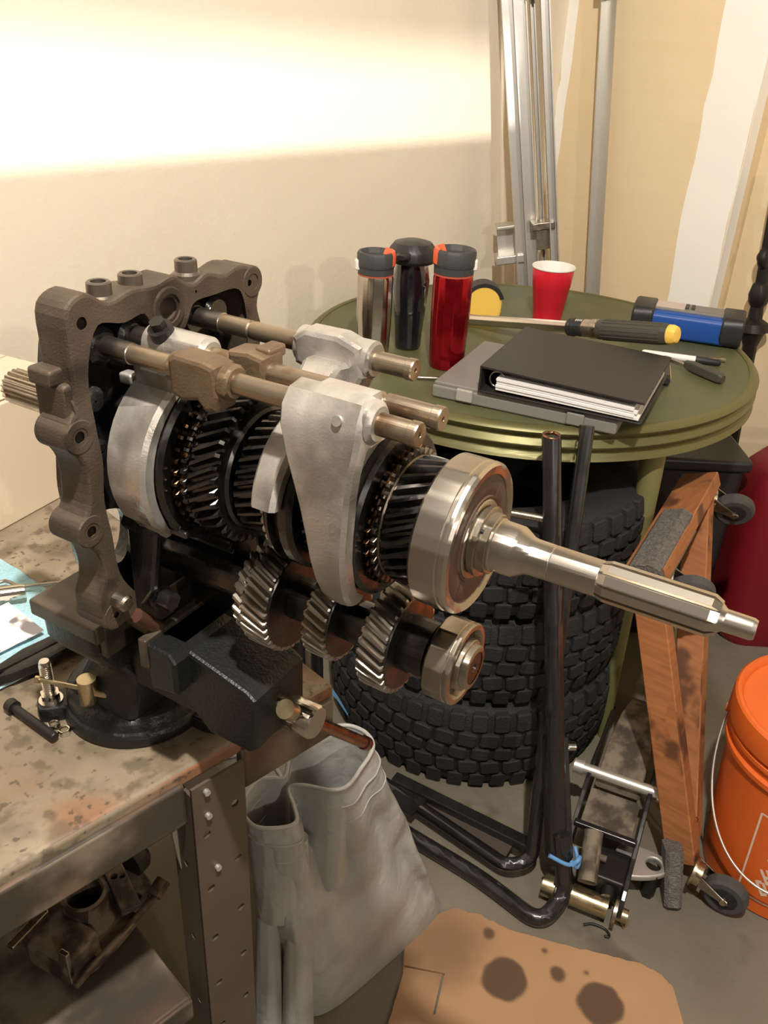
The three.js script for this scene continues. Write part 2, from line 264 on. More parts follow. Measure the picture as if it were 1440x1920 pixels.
// ------------------------------------------------------------------ transmission (local x runs along the shafts towards the input tip)
const GP = [0.378, 0.828, -0.290], GT = -74.5 * PI / 180, GY = 0.2;
const gearbox = thing('gearbox', 'bare manual gearbox with exposed gears, shift rails and forks, clamped upright in the vise', 'gearbox', GP, GT);
const gp = (name, gs, m, parent = gearbox) => part(name, (Array.isArray(gs) ? gs : [gs]).map(g => mv(plain(g), 0, GY, 0)), m, parent);
const CS = -0.101; // height of the countershaft below the main shaft
{
  // intermediate plate: outline in a = -z, b = y
  const outline = smoothLoop([[-0.086, 0.119], [-0.07, 0.126], [-0.052, 0.1165], [-0.03, 0.12], [-0.008, 0.1185], [0.01, 0.1215], [0.028, 0.112], [0.045, 0.117], [0.062, 0.112], [0.08, 0.1155], [0.098, 0.11], [0.106, 0.096], [0.102, 0.08], [0.107, 0.06], [0.102, 0.035], [0.104, 0.0], [0.104, -0.04], [0.098, -0.09], [0.078, -0.135], [0.05, -0.175], [0.02, -0.2], [-0.012, -0.2], [-0.026, -0.182], [-0.048, -0.153], [-0.062, -0.132], [-0.086, -0.125], [-0.091, -0.1], [-0.084, -0.082], [-0.0865, -0.06], [-0.095, -0.047], [-0.0965, -0.032], [-0.089, -0.018], [-0.089, 0.012], [-0.0955, 0.026], [-0.097, 0.042], [-0.089, 0.055], [-0.088, 0.09]], 4);
  const inner = smoothLoop([[-0.064, 0.106], [-0.04, 0.1025], [-0.02, 0.104], [-0.008, 0.083], [0.004, 0.079], [0.016, 0.085], [0.026, 0.1], [0.05, 0.102], [0.08, 0.1], [0.088, 0.085], [0.09, 0.04], [0.09, -0.04], [0.084, -0.085], [0.06, -0.13], [0.02, -0.165], [-0.005, -0.165], [-0.03, -0.14], [-0.057, -0.112], [-0.072, -0.085], [-0.075, -0.05], [-0.078, -0.02], [-0.075, 0.01], [-0.077, 0.035], [-0.078, 0.075]], 4);
  const holes = [[-0.0755, 0.108, 0.0066], [-0.089, 0.034, 0.0066], [-0.09, -0.038, 0.0066], [0.092, 0.1, 0.005], [0.031, 0.106, 0.0035], [0.002, 0.1, 0.0105], [0.097, 0.02, 0.005], [0.093, -0.08, 0.005], [-0.078, -0.117, 0.005]];
  const rim = extrude(outline, 0.029, 0.0025, [inner, ...holes], 16); rim.rotateY(PI / 2); mv(rim, -0.284, 0, 0);
  const bosses = [[0.036], [-0.04], [0.112]].map(() => 0);
  const edge = [];
  for (const [a, b] of [[-0.089, 0.034], [-0.09, -0.038], [-0.078, -0.117], [0.096, 0.1]]) edge.push(ring(0.0125, 0.0066, -0.285, -0.2545, b, -a, 28));
  edge.push(ring(0.0155, 0.0105, -0.284, -0.2535, 0.1, -0.002, 36));
  const rib = box(0.03, 0.03, 0.01, -0.273, 0.055, 0.089, 0.004); rib.rotateX(0); edge.push(rib, box(0.022, 0.012, 0.014, -0.275, 0.074, 0.092, 0.003));
  edge.push(mv(new THREE.CylinderGeometry(0.011, 0.011, 0.004, 20).rotateX(PI / 2), -0.266, 0.052, 0.088));
  gp('intermediate_plate', [rim, ...edge], M.cast);
  // the web behind, black with oil, with the clear gap at its lower left
  const gap = smoothLoop([[-0.056, -0.05], [-0.036, -0.054], [-0.027, -0.064], [-0.03, -0.088], [-0.04, -0.1], [-0.052, -0.096], [-0.058, -0.075]], 4);
  const web = extrude(inner.map(p => [p[0] * 1.02, p[1] * 1.01]), 0.012, 0, [gap]); web.rotateY(PI / 2); mv(web, -0.298, 0, 0);
  const wb = [web]; for (const [y, z, r] of [[0.085, 0.053, 0.013], [0.085, 0.026, 0.0125], [0.083, -0.037, 0.013], [0, 0, 0.045], [CS, 0, 0.034], [0.082, -0.062, 0.013], [0.05, 0.066, 0.01], [0.012, 0.066, 0.009]]) wb.push(ring(r, 0.001, -0.29, -0.262 - (r > 0.02 ? 0.012 : 0), y, z, 32, 0.003));
  gp('oily_web', wb, M.oily);
  for (const [z, x] of [[0.046, -0.269], [0.018, -0.269], [-0.036, -0.268]]) gp('plug_boss', [mv(lathe([[0.0052, 0.0], [0.0052, 0.0075], [0.007, 0.0078], [0.0082, 0.0068], [0.0084, -0.001], [0.0105, -0.003], [0.0105, -0.008]], 32), x, 0.119, z), mv(new THREE.CylinderGeometry(0.0052, 0.0052, 0.002, 20), x, 0.1195, z)], M.plug);
  gp('dowel_pin', [latheX([[-0.256, 0.0065], [-0.245, 0.0065], [-0.243, 0.005], [-0.243, 0]], 24, -0.104, 0.076)], M.steelDull);
  gp('magnet_block', box(0.012, 0.008, 0.01, -0.262, 0.058, 0.034, 0.002), M.alu);

  // shafts
  const out = [gear(20, 0.0122, 0.0152, -0.438, -0.3, 0, 0, 0, 0, 0.002, 0, 0.42), latheX([[-0.44, 0], [-0.44, 0.009], [-0.437, 0.0105], [-0.43, 0.0122], [-0.3, 0.0122]], 40)];
  gp('output_shaft', out, M.steelDull);
  gp('main_shaft', latheX([[-0.29, 0], [-0.29, 0.03], [-0.262, 0.03], [-0.26, 0.024], [-0.18, 0.024], [-0.15, 0.022], [-0.05, 0.022], [-0.03, 0.02], [-0.02, 0]], 40), M.gear);
  const gset = (name, gs, m) => gp(name, gs, m);
  // rear group
  gset('helical_gear', [gear(40, 0.05, 0.056, -0.262, -0.252, 0.05)], M.oily);
  gset('synchro_sleeve', [latheX([[-0.236, 0.03], [-0.236, 0.062], [-0.233, 0.0655], [-0.229, 0.0655], [-0.227, 0.058], [-0.222, 0.058], [-0.22, 0.0655], [-0.213, 0.0655], [-0.2105, 0.062], [-0.2105, 0.03]], 64)], M.gear);
  gset('synchro_ring', [gear(42, 0.0535, 0.0575, -0.2085, -0.2035, 0, 0, 0, 0, 0.0015), ring(0.0535, 0.03, -0.2095, -0.199)], M.brass);
  gset('clutch_teeth', [gear(44, 0.052, 0.0555, -0.2025, -0.1975, 0, 0, 0, 0, 0.0015, 0.05), ring(0.051, 0.03, -0.203, -0.195)], M.gear);
  gset('helical_gear', [gear(38, 0.0505, 0.0565, -0.196, -0.172, 0.2, 0, 0, 0, 0.0025), ring(0.046, 0.02, -0.174, -0.168, 0, 0, 48, 0.002), ring(0.035, 0.02, -0.17, -0.164)], M.gear);
  gset('helical_gear', [gear(34, 0.0395, 0.045, -0.165, -0.137, 0.22, 0, 0, 0, 0.002), ring(0.037, 0.02, -0.14, -0.134)], M.gear);
  // middle group
  gset('clutch_teeth', [gear(40, 0.0475, 0.0515, -0.1365, -0.1325, 0, 0, 0, 0, 0.0015)], M.gearBright);
  gset('synchro_sleeve', [latheX([[-0.132, 0.03], [-0.132, 0.053], [-0.129, 0.0555], [-0.127, 0.0555], [-0.1255, 0.05], [-0.1195, 0.05], [-0.118, 0.0555], [-0.112, 0.0555], [-0.1095, 0.052], [-0.1095, 0.03]], 64)], M.gear);
  gset('helical_gear', [gear(34, 0.041, 0.0465, -0.108, -0.084, 0.2, 0, 0, 0, 0.002)], M.gear);
  // front group
  gset('synchro_sleeve', [latheX([[-0.0835, 0.03], [-0.0835, 0.054], [-0.081, 0.057], [-0.079, 0.057], [-0.0775, 0.051], [-0.07, 0.051], [-0.0685, 0.057], [-0.062, 0.0572], [-0.0595, 0.0545], [-0.0595, 0.03]], 64)], M.gear);
  gset('synchro_ring', [gear(38, 0.0445, 0.0482, -0.0588, -0.0555, 0, 0, 0, 0, 0.001), ring(0.0445, 0.02, -0.0595, -0.0545)], M.brass);
  gset('clutch_teeth', [gear(38, 0.0425, 0.0465, -0.0545, -0.0515, 0, 0, 0, 0, 0.001, 0.04), ring(0.042, 0.02, -0.0548, -0.0505)], M.gearWarm);
  gset('helical_gear', [gear(28, 0.0375, 0.0428, -0.0505, -0.024, 0.26, 0, 0, 0, 0.002)], M.gear);
  // front bearing
  const fb = new THREE.Group(); fb.name = 'front_bearing'; gearbox.add(fb);
  gp('outer_race', latheX([[-0.0265, 0.042], [-0.0265, 0.0485], [-0.0245, 0.0505], [-0.0075, 0.0505], [-0.0068, 0.0495], [-0.0052, 0.0495], [-0.0045, 0.0505], [-0.002, 0.0502], [0, 0.0485], [0, 0.0445], [-0.001, 0.043], [-0.004, 0.042]], 96), M.steel, fb);
  gp('bearing_seal', latheX([[-0.0022, 0.043], [-0.0015, 0.041], [-0.0018, 0.029], [-0.0008, 0.0282], [-0.0015, 0.0265], [-0.01, 0.0262]], 72), M.seal, fb);
  gp('inner_race', latheX([[-0.012, 0.0265], [-0.001, 0.0265], [0, 0.0258], [0, 0.0215], [0.0015, 0.0215], [0.0018, 0.0232], [0.0048, 0.0232], [0.0052, 0.0225], [0.0052, 0.0196], [0.0105, 0.0196], [0.011, 0.019], [0.011, 0.015]], 64), M.steelDull, fb);
  gp('oil_hole', [latheX([[0.0, 0.0014], [0.0066, 0.0014], [0.0066, 0]], 12).rotateZ(0).translate(0, 0.0145, 0.0135)], M.blackPlastic, fb);
  // input shaft
  const inp = latheX([[-0.02, 0], [-0.02, 0.0175], [0.012, 0.0175], [0.0125, 0.0168], [0.0255, 0.0165], [0.0275, 0.0155], [0.033, 0.0122], [0.036, 0.0116], [0.0475, 0.0114], [0.048, 0.0111], [0.0486, 0.0114], [0.078, 0.0113], [0.080, 0.0094], [0.146, 0.0094], [0.1475, 0.009], [0.1495, 0.0072], [0.1505, 0.0066], [0.165, 0.0065], [0.1672, 0.0056], [0.1674, 0.0]], 64);
  const sp = gp('input_shaft', inp, M.steel);
  const spl = []; for (let i = 0; i < 10; i++) { const a = (i + 0.6) / 10 * 2 * PI, w = 0.0027; const g = loft([[0.0755, 0.0100], [0.083, 0.0124], [0.1425, 0.0124], [0.1475, 0.0098]].map(([x, r]) => [[-w * 0.8, 0.009], [w * 0.8, 0.009], [w, r], [-w, r]].map(([t, q]) => V(x, q, t))), 0.3); g.rotateX(a); spl.push(g); }
  gp('splines', spl, M.steel, sp);

  // countershaft
  gp('countershaft', latheX([[-0.28, 0], [-0.28, 0.018], [-0.2, 0.02], [-0.172, 0.018], [-0.13, 0.0165], [-0.125, 0.0155], [-0.086, 0.0165], [-0.05, 0.018], [-0.03, 0.02], [-0.028, 0.0145], [0.004, 0.0145], [0.006, 0.012], [0.006, 0.0035], [0.003, 0.0015], [0.003, 0]], 40, CS, 0), M.gear);
  gp('counter_gear', [gear(37, 0.0385, 0.0435, -0.165, -0.1415, -0.19, 0, CS, 0, 0.0012), gear(26, 0.034, 0.0385, -0.176, -0.167, -0.1, 0, CS, 0, 0.001)], M.gearBright);
  gp('counter_gear_face', ring(0.0402, 0.014, -0.143, -0.1408, CS, 0, 48), M.gear);
  gp('counter_gear', gear(28, 0.0295, 0.0345, -0.1165, -0.0965, -0.2, 0, CS, 0, 0.0012), M.gearBright);
  gp('counter_gear_face', ring(0.0312, 0.012, -0.098, -0.0958, CS, 0, 48), M.gear);
  gp('counter_gear', gear(31, 0.034, 0.0395, -0.067, -0.0455, -0.2, 0, CS, 0, 0.0012), M.gearBright);
  gp('counter_gear_face', [ring(0.036, 0.012, -0.047, -0.0448, CS, 0, 48), ring(0.021, 0.012, -0.046, -0.024, CS, 0, 40)], M.gear);
  const cb = new THREE.Group(); cb.name = 'counter_bearing'; gearbox.add(cb);
  gp('outer_race', latheX([[-0.0205, 0.025], [-0.0205, 0.0285], [-0.019, 0.0298], [-0.0052, 0.0298], [-0.0046, 0.029], [-0.0036, 0.029], [-0.003, 0.0298], [-0.0012, 0.0298], [0, 0.0288], [0, 0.0255], [-0.001, 0.0245], [-0.005, 0.0235]], 72, CS, 0), M.steelDull, cb);
  gp('inner_race', latheX([[-0.008, 0.0235], [-0.006, 0.02], [-0.003, 0.0188], [0.0015, 0.0188], [0.002, 0.0182], [0.002, 0.016], [0.006, 0.0158], [0.0064, 0.0148], [0.0064, 0.012]], 56, CS, 0), M.steelDull, cb);

  // shift rails
  const rail = (y, z, x0, x1, m, extra = []) => { const o = gp('shift_rail', [latheX([[x0, 0], [x0, 0.0068], ...extra, [x1 - 0.006, 0.0068], [x1 - 0.0055, 0.0074], [x1 - 0.001, 0.0074], [x1, 0.0068], [x1, 0.0018], [x1 - 0.003, 0.0015], [x1 - 0.003, 0]], 36, y, z)], m); return o; };
  rail(0.086, 0.0535, -0.285, -0.021, M.railBrown);
  rail(0.086, 0.026, -0.285, -0.021, M.railBrown, [[-0.062, 0.0068], [-0.061, 0.0055], [-0.059, 0.0055], [-0.058, 0.0068]]);
  rail(0.085, -0.037, -0.285, -0.074, M.railBrown, [[-0.21, 0.0068], [-0.209, 0.006], [-0.2075, 0.006], [-0.2065, 0.0068]]);
  for (const [y, z] of [[0.086, 0.0535], [0.086, 0.026], [0.085, -0.037]]) gp('rail_end', latheX([[-0.262, 0.0068], [-0.262, 0.0074], [-0.236, 0.0074], [-0.2355, 0.0068]], 32, y, z), M.steel);

  // shift lug with a cut gate on the near rail, and its twin on the second
  const lug = extrude([[-0.194, 0.072], [-0.184, 0.069], [-0.172, 0.072], [-0.166, 0.066], [-0.157, 0.068], [-0.155, 0.078], [-0.157, 0.0965], [-0.167, 0.0985], [-0.19, 0.099], [-0.195, 0.095]], 0.021, 0.003); mv(lug, 0, 0, 0.044);
  const lugs = [lug, ring(0.0115, 0.006, -0.158, -0.149, 0.086, 0.0535, 32, 0.002), ring(0.0105, 0.006, -0.2, -0.19, 0.086, 0.0535, 32, 0.002)];
  gp('shift_lug', lugs, M.rustCast);
  gp('shift_lug', [extrude([[-0.172, 0.072], [-0.15, 0.07], [-0.143, 0.075], [-0.143, 0.097], [-0.156, 0.099], [-0.172, 0.097]], 0.022, 0.003).translate(0, 0, 0.013), box(0.012, 0.008, 0.018, -0.15, 0.097, 0.018, 0.002)], M.rustCast);

  // shift forks: arcs about the main shaft. phi from +z (towards the bench's left) to +y
  const arc = (st) => loft(st.map(([phi, ri, ro, x0, x1]) => { const a = phi * PI / 180, d = V(0, Math.sin(a), Math.cos(a)), c = Math.min(0.003, (ro - ri) * 0.4, (x1 - x0) * 0.3); return [[x0, ri], [x1, ri], [x1, ro - c], [x1 - c, ro], [x0 + c, ro], [x0, ro - c]].map(([x, r]) => d.clone().multiplyScalar(r).setX(x)); }), 0.7);
  const f1 = []; for (let p = 60; p >= -46; p -= 7) { const t = (60 - p) / 106; f1.push([p, 0.0665, 0.0665 + (t < 0.85 ? 0.0075 + 0.003 * Math.sin(t * PI) : 0.006), -0.252 + 0.008 * t * t, -0.2145 - 0.006 * sst(0.8, 1, t)]); }
  const fk1 = gp('shift_fork', [arc(f1), extrude([[-0.248, 0.05], [-0.216, 0.05], [-0.213, 0.083], [-0.25, 0.083]], 0.02, 0.003).translate(0, 0, 0.023), ring(0.0128, 0.0066, -0.246, -0.192, 0.086, 0.026, 40, 0.003)], M.alu);
  gp('fork_bolt', [cylBetween([-0.229, 0.094, 0.031], [-0.229, 0.1005, 0.0345], 0.0085, 24), cylBetween([-0.229, 0.1, 0.034], [-0.229, 0.1055, 0.0368], 0.0055, 6)], M.blackBolt, fk1);
  // middle fork on the far rail, crossing over to the near side
  const f2 = []; for (let p = 128; p >= 9; p -= 7) { const t = (128 - p) / 119; const w = 0.0095 + 0.002 * Math.sin(t * PI) + (t < 0.5 ? 0.006 * (0.5 - t) : 0); f2.push([p, 0.0565, 0.0645 + 0.001 * t, -0.125 - w, -0.125 + w]); }
  gp('shift_fork', [arc(f2), ring(0.0128, 0.0066, -0.166, -0.104, 0.085, -0.037, 40, 0.002), extrude([[-0.163, 0.074], [-0.113, 0.06], [-0.106, 0.075], [-0.11, 0.095], [-0.128, 0.1005], [-0.155, 0.1], [-0.165, 0.093]], 0.02, 0.004).translate(0, 0, -0.044), arc([[118, 0.062, 0.092, -0.15, -0.116], [100, 0.06, 0.086, -0.148, -0.118], [82, 0.058, 0.075, -0.14, -0.116]])], M.alu);
  // front fork: wide hub on the near rail, blade tapering down round the sleeve
  const blade = [];
  for (const [y, z, x0, x1, th] of [[0.101, 0.052, -0.104, -0.052, 0.012], [0.0985, 0.0625, -0.105, -0.051, 0.013], [0.09, 0.069, -0.1055, -0.050, 0.013], [0.078, 0.0715, -0.105, -0.050, 0.012], [0.06, 0.073, -0.0995, -0.0525, 0.011], [0.045, 0.074, -0.094, -0.054, 0.011], [0.028, 0.0742, -0.089, -0.055, 0.011], [0.01, 0.0735, -0.0855, -0.0565, 0.011], [-0.008, 0.071, -0.084, -0.058, 0.011], [-0.024, 0.066, -0.0835, -0.0595, 0.011], [-0.038, 0.0588, -0.0835, -0.062, 0.011], [-0.05, 0.049, -0.0835, -0.065, 0.010], [-0.058, 0.038, -0.083, -0.0685, 0.009], [-0.0615, 0.029, -0.081, -0.071, 0.007]]) {
    const n = y > 0.08 ? V(0, 0.35 + (y - 0.08) * 25, 1).normalize() : V(0, Math.max(-0.85, Math.min(0.35, y * 9 - 0.05)) , 1).normalize();
    const o = V(0, y, z), i = o.clone().addScaledVector(n, -th), c = 0.0025;
    const at = (x, t) => V(x, o.y + (i.y - o.y) * t, o.z + (i.z - o.z) * t);
    blade.push([at(x0, 1), at(x1, 1), at(x1, 0.25), at(x1 - c, 0), at((x0 + x1) / 2 + 0.002, -0.05), at(x0 + c, 0), at(x0, 0.25)]);
  }
  const back = []; for (let p = 128; p >= -20; p -= 10) back.push([p, 0.0575, 0.0665, -0.0795, -0.0675]);
  const fk3 = gp('shift_fork', [loft(blade, 0.55), ring(0.0132, 0.0066, -0.106, -0.0465, 0.086, 0.0535, 44, 0.003), arc(back), extrude([[-0.1, 0.066], [-0.056, 0.066], [-0.06, 0.0955], [-0.096, 0.0955]], 0.022, 0.003).translate(0, 0, 0.028)], M.alu);
  gp('ejector_mark', [cylBetween([-0.0645, 0.0885, 0.0685], [-0.0645, 0.0893, 0.0712], 0.0032, 16)], M.alu, fk3);

  // idler block, bracket, bolts below the main shaft near the plate
  gp('reverse_idler', [gear(20, 0.0185, 0.022, -0.25, -0.2, 0, 0, -0.068, -0.012, 0.001), latheX([[-0.262, 0], [-0.262, 0.012], [-0.185, 0.012], [-0.184, 0.01], [-0.184, 0]], 28, -0.068, -0.012)], M.oily);
  gp('reverse_bracket', [extrude([[-0.256, -0.05], [-0.236, -0.042], [-0.226, -0.046], [-0.236, -0.1], [-0.25, -0.12], [-0.256, -0.12]], 0.008, 0.002).translate(0, 0, 0.05), box(0.04, 0.006, 0.03, -0.225, -0.045, 0.035, 0.002), extrude([[-0.255, -0.05], [-0.18, -0.06], [-0.17, -0.13], [-0.2, -0.15], [-0.255, -0.145]], 0.01, 0.002).translate(0, 0, -0.01)], M.oily);
  gp('drain_bolt', [hexBolt(-0.236, -0.115, 0.044, 0.008, 0.014), latheX([[-0.244, 0], [-0.244, 0.0105], [-0.241, 0.0105], [-0.241, 0]], 24, -0.115, 0.044)], M.oily);
  gp('retainer_nut', [hexBolt(-0.252, -0.046, 0.052, 0.009, 0.012)], M.blackBolt);
  gp('lower_plate_edge', [cylBetween([-0.252, -0.126, 0.062], [-0.25, -0.176, 0.02], 0.006, 10)], M.castFace);
}

// ------------------------------------------------------------------ bench vise, in the same frame
const viseBase = BY - 1.028 + 0.2; // bench height in the group's frame
{
  const v = thing('bench_vise', 'black cast bench vise on a swivel base, gripping the gearbox plate', 'vise', [GP[0], BY, GP[2]], GT);
  const dy = 1.028 - BY; const vp = (name, gs, m, parent = v) => part(name, (Array.isArray(gs) ? gs : [gs]).map(g => mv(plain(g), 0, dy, 0)), m, parent);
  const b0 = -dy; // bench level in gearbox coordinates
  const cx = -0.334, cz = -0.004;
  vp('swivel_base', [mv(lathe([[0, 0], [0.068, 0], [0.07, 0.003], [0.07, 0.011], [0.068, 0.0145], [0.066, 0.016], [0.065, 0.024], [0.062, 0.0275], [0.05, 0.031], [0, 0.034]], 72), cx, b0, cz),
    extrude(smoothLoop([[-0.01, -0.011], [0.02, -0.012], [0.03, 0], [0.02, 0.012], [-0.01, 0.011], [-0.0125, 0]], 4), 0.016, 0.002).rotateX(-PI / 2).rotateY(0.9).translate(-0.386, b0, 0.056),
    extrude(smoothLoop([[-0.02, -0.016], [0.02, -0.016], [0.028, 0], [0.02, 0.016], [-0.02, 0.016], [-0.028, 0]], 4), 0.014, 0.002).rotateX(-PI / 2).translate(-0.262, b0, -0.02)], M.vise);
  // rear body: neck sweeping up to the jaw
  const st = [[b0 + 0.03, -0.375, -0.29, 0.045], [b0 + 0.05, -0.362, -0.287, 0.038], [b0 + 0.07, -0.352, -0.285, 0.036], [b0 + 0.088, -0.352, -0.2925, 0.045], [b0 + 0.1, -0.356, -0.2925, 0.06], [b0 + 0.115, -0.358, -0.2925, 0.069], [b0 + 0.135, -0.358, -0.2925, 0.07]];
  vp('rear_jaw', [loft(st.map(([y, x0, x1, w]) => rect(x1 - x0, 2 * w, 0.009).map(p => V((x0 + x1) / 2 + p[0], y, cz + 0.006 + p[1]))), 0.6)], M.vise);
  vp('anvil_top', box(0.079, 0.016, 0.146, -0.3255, -0.156, 0.002, 0.003), M.viseTop);
  vp('jaw_plate', box(0.008, 0.03, 0.13, -0.289, -0.166, 0.002, 0.0015), M.viseTop);
  // slide and moving jaw
  vp('slide_bar', box(0.16, 0.05, 0.05, -0.25, -0.206, 0.012, 0.004), M.vise);
  const prof = [[-0.2445, -0.152], [-0.222, -0.152], [-0.218, -0.158], [-0.16, -0.1725], [-0.152, -0.178], [-0.152, -0.228], [-0.158, -0.234], [-0.2, -0.234], [-0.235, -0.2], [-0.2445, -0.19]];
  vp('moving_jaw', [extrude(prof, 0.066, 0.003).translate(0, 0, -0.021), extrude([[-0.2445, -0.152], [-0.222, -0.152], [-0.216, -0.16], [-0.216, -0.19], [-0.2445, -0.195]], 0.124, 0.003).translate(0, 0, -0.062)], M.vise);
  vp('jaw_plate', [box(0.0085, 0.028, 0.126, -0.2485, -0.162, 0, 0.0015)], M.viseTop);
  vp('screw', latheX([[-0.155, 0.0], [-0.155, 0.0085], [-0.144, 0.0085], [-0.144, 0.0132], [-0.142, 0.0142], [-0.118, 0.0142], [-0.116, 0.013], [-0.116, 0]], 36, -0.2055, 0.012), M.chrome);
  const hd = V(0, -0.146, -0.133).normalize(), hc = V(-0.130, -0.2055, 0.012);
  const ha = hc.clone().addScaledVector(hd, -0.026), hb = hc.clone().addScaledVector(hd, 0.15);
  const handle = vp('handle', [cylBetween(ha, hb, 0.0056, 24)], M.copper);
  vp('handle_knob', [cylBetween(ha.clone().addScaledVector(hd, -0.008), ha.clone().addScaledVector(hd, 0.004), 0.0078, 20, 0.0078)], M.zinc, handle);
  vp('handle_knob', [cylBetween(hb.clone().addScaledVector(hd, -0.004), hb.clone().addScaledVector(hd, 0.006), 0.0068, 20, 0.0068)], M.copper, handle);
  // swivel lock with sliding pin, and the holding-down stud
  const lk = vp('swivel_lock', [cylBetween([-0.343, -0.272, 0.047], [-0.343, -0.243, 0.047], 0.0085, 24), cylBetween([-0.343, -0.2575, 0.047], [-0.322, -0.259, 0.0385], 0.004, 16)], M.zinc);
  vp('lock_pin', [cylBetween([-0.388, -0.253, 0.064], [-0.343, -0.2545, 0.048], 0.0022, 14), cylBetween([-0.39, -0.253, 0.0648], [-0.386, -0.253, 0.0632], 0.0034, 14)], M.zinc, lk);
  const sd = vp('base_stud', [mv(lathe([[0, 0], [0.0052, 0], [0.0052, 0.05], [0.0044, 0.052], [0, 0.052]], 20), -0.386, b0 + 0.01, 0.056)], M.chrome);
  vp('stud_nut', [hexBolt(-0.386, b0 + 0.021, 0.056, 0.009, 0.008, 'y'), mv(new THREE.CylinderGeometry(0.011, 0.011, 0.002, 24), -0.386, b0 + 0.0165, 0.056)], M.chrome, sd);
  const th = []; for (let i = 0; i < 14; i++) th.push(mv(new THREE.TorusGeometry(0.0052, 0.0006, 5, 20).rotateX(PI / 2), -0.386, b0 + 0.028 + i * 0.0022, 0.056)); vp('thread', th, M.chrome, sd);
}

// ------------------------------------------------------------------ round folding table
M.tableTop = std({ map: tex(512, 512, (u, v) => { const a = fbm(u, v, 8, 5, 141); let c = mix3([76, 80, 53], [95, 97, 65], a); return mix3(c, [128, 122, 92], sst(0.62, 0.8, fbm(u, v, 3, 4, 143)) * 0.5); }, [2]), roughness: 0.5 });
M.tableRim = std({ color: lin(0.15, 0.142, 0.058), metalness: 0.5, roughness: 0.42 });
M.tableLeg = std({ color: lin(0.2, 0.19, 0.075), metalness: 0.1, roughness: 0.45 });
const TX = 1.457, TZ = -1.058, TY = 0.74, TR = 0.463;
{
  const t = thing('round_table', 'round olive green card table with a ribbed metal edge, standing over the tyres', 'table', [TX, 0, TZ]);
  part('tabletop', lathe([[0, TY - 0.02], [TR - 0.02, TY - 0.02], [TR - 0.018, TY], [0, TY]], 96), M.tableTop, t);
  const rim = [[TR - 0.02, TY - 0.004], [TR - 0.019, TY + 0.0015], [TR - 0.014, TY + 0.003], [TR - 0.006, TY + 0.0005], [TR - 0.001, TY - 0.004]];
  for (let i = 0; i <= 24; i++) { const q = i / 24; rim.push([TR - 0.004 + 0.0045 * Math.cos(q * 2 * 2 * PI), TY - 0.006 - q * 0.05]); }
  rim.push([TR - 0.006, TY - 0.0575], [TR - 0.012, TY - 0.056], [TR - 0.012, TY - 0.02], [TR - 0.02, TY - 0.012]);
  part('edge_band', lathe(rim, 128), M.tableRim, t);
  for (const [x0, z0, x1, z1] of [[-0.132, 0.398, -0.116, 0.414], [0.132, -0.38, 0.116, -0.39], [-0.38, -0.132, -0.39, -0.116], [0.38, 0.132, 0.39, 0.116]]) part('table_leg', cylBetween([x1, 0, z1], [x0, TY - 0.02, z0], 0.011, 24, 0.0225), M.tableLeg, t);
  part('apron', [lathe([[0.34, TY - 0.02], [0.36, TY - 0.02], [0.36, TY - 0.055], [0.34, TY - 0.055], [0.34, TY - 0.02]], 64)], M.tableLeg, t);
}

// ------------------------------------------------------------------ tyres
{
  const R = 0.308, W = 0.2, body = lathe([[0.19, 0.035], [0.2, 0.02], [0.235, 0.004], [0.27, 0.002], [0.288, 0.012], [0.297, 0.03], [0.299, 0.06], [0.3, 0.1], [0.299, 0.14], [0.297, 0.17], [0.288, 0.188], [0.27, 0.198], [0.235, 0.196], [0.2, 0.18], [0.19, 0.165], [0.2, 0.15], [0.28, 0.12], [0.28, 0.08], [0.2, 0.05], [0.19, 0.035]], 96);
  const N = 44, rows = [];
  const blockAt = (a, y, w, h, tilt, r0, r1) => { const n = []; for (const [r, k] of [[r0, 1], [r1 - 0.002, 1], [r1, 0.88]]) n.push(rect(w * k, h * k, 0.003, 1).map(([p, q]) => { const an = a + (p * Math.cos(tilt) - q * Math.sin(tilt)) / r; const yy = y + p * Math.sin(tilt) + q * Math.cos(tilt); const rad = r - 0.006 * Math.pow(Math.abs(yy - 0.1) / 0.085, 4); return V(rad * Math.cos(an), yy, rad * Math.sin(an)); })); return loft(n, 0.5); };
  for (let i = 0; i < N; i++) { const s = 2 * PI / N;
    for (const [y, off, w, h, t] of [[0.1, 0.5, 0.034, 0.026, 0.12], [0.066, 0, 0.036, 0.03, -0.1], [0.134, 0.15, 0.036, 0.03, 0.1]]) rows.push(blockAt((i + off) * s, y, w, h, t, 0.292, R));
    for (const [y, off] of [[0.028, 0.5], [0.172, 0.65]]) rows.push(blockAt((i + off) * s, y, 0.03, 0.036, 0, 0.282, R - 0.002)); }
  M.tread = std({ color: lin(0.014, 0.014, 0.0145), roughness: 0.78, bumpMap: rep(grainT, 14), bumpScale: 0.001 });
  const t0 = thing('tire', 'black off-road tyre at the bottom of the stack, resting on the concrete', 'tire', [1.229, 0, -0.936], 0, 'tires stacked under the round table');
  part('carcass', body, M.rubber, t0); part('tread', rows, M.tread, t0);
  for (const [k, l, dx, dz] of [[1, 'black off-road tyre in the middle of the stack of three', 0.01, -0.006], [2, 'black off-road tyre on top of the stack, close under the tabletop', 0.004, -0.004]]) { const c = t0.clone(); c.name = numbered('tire'); c.userData = { ...t0.userData, label: l }; c.position.set(1.229 + dx, k * 0.2, -0.936 + dz); c.rotation.y = k * 0.37; scene.add(c); }
}

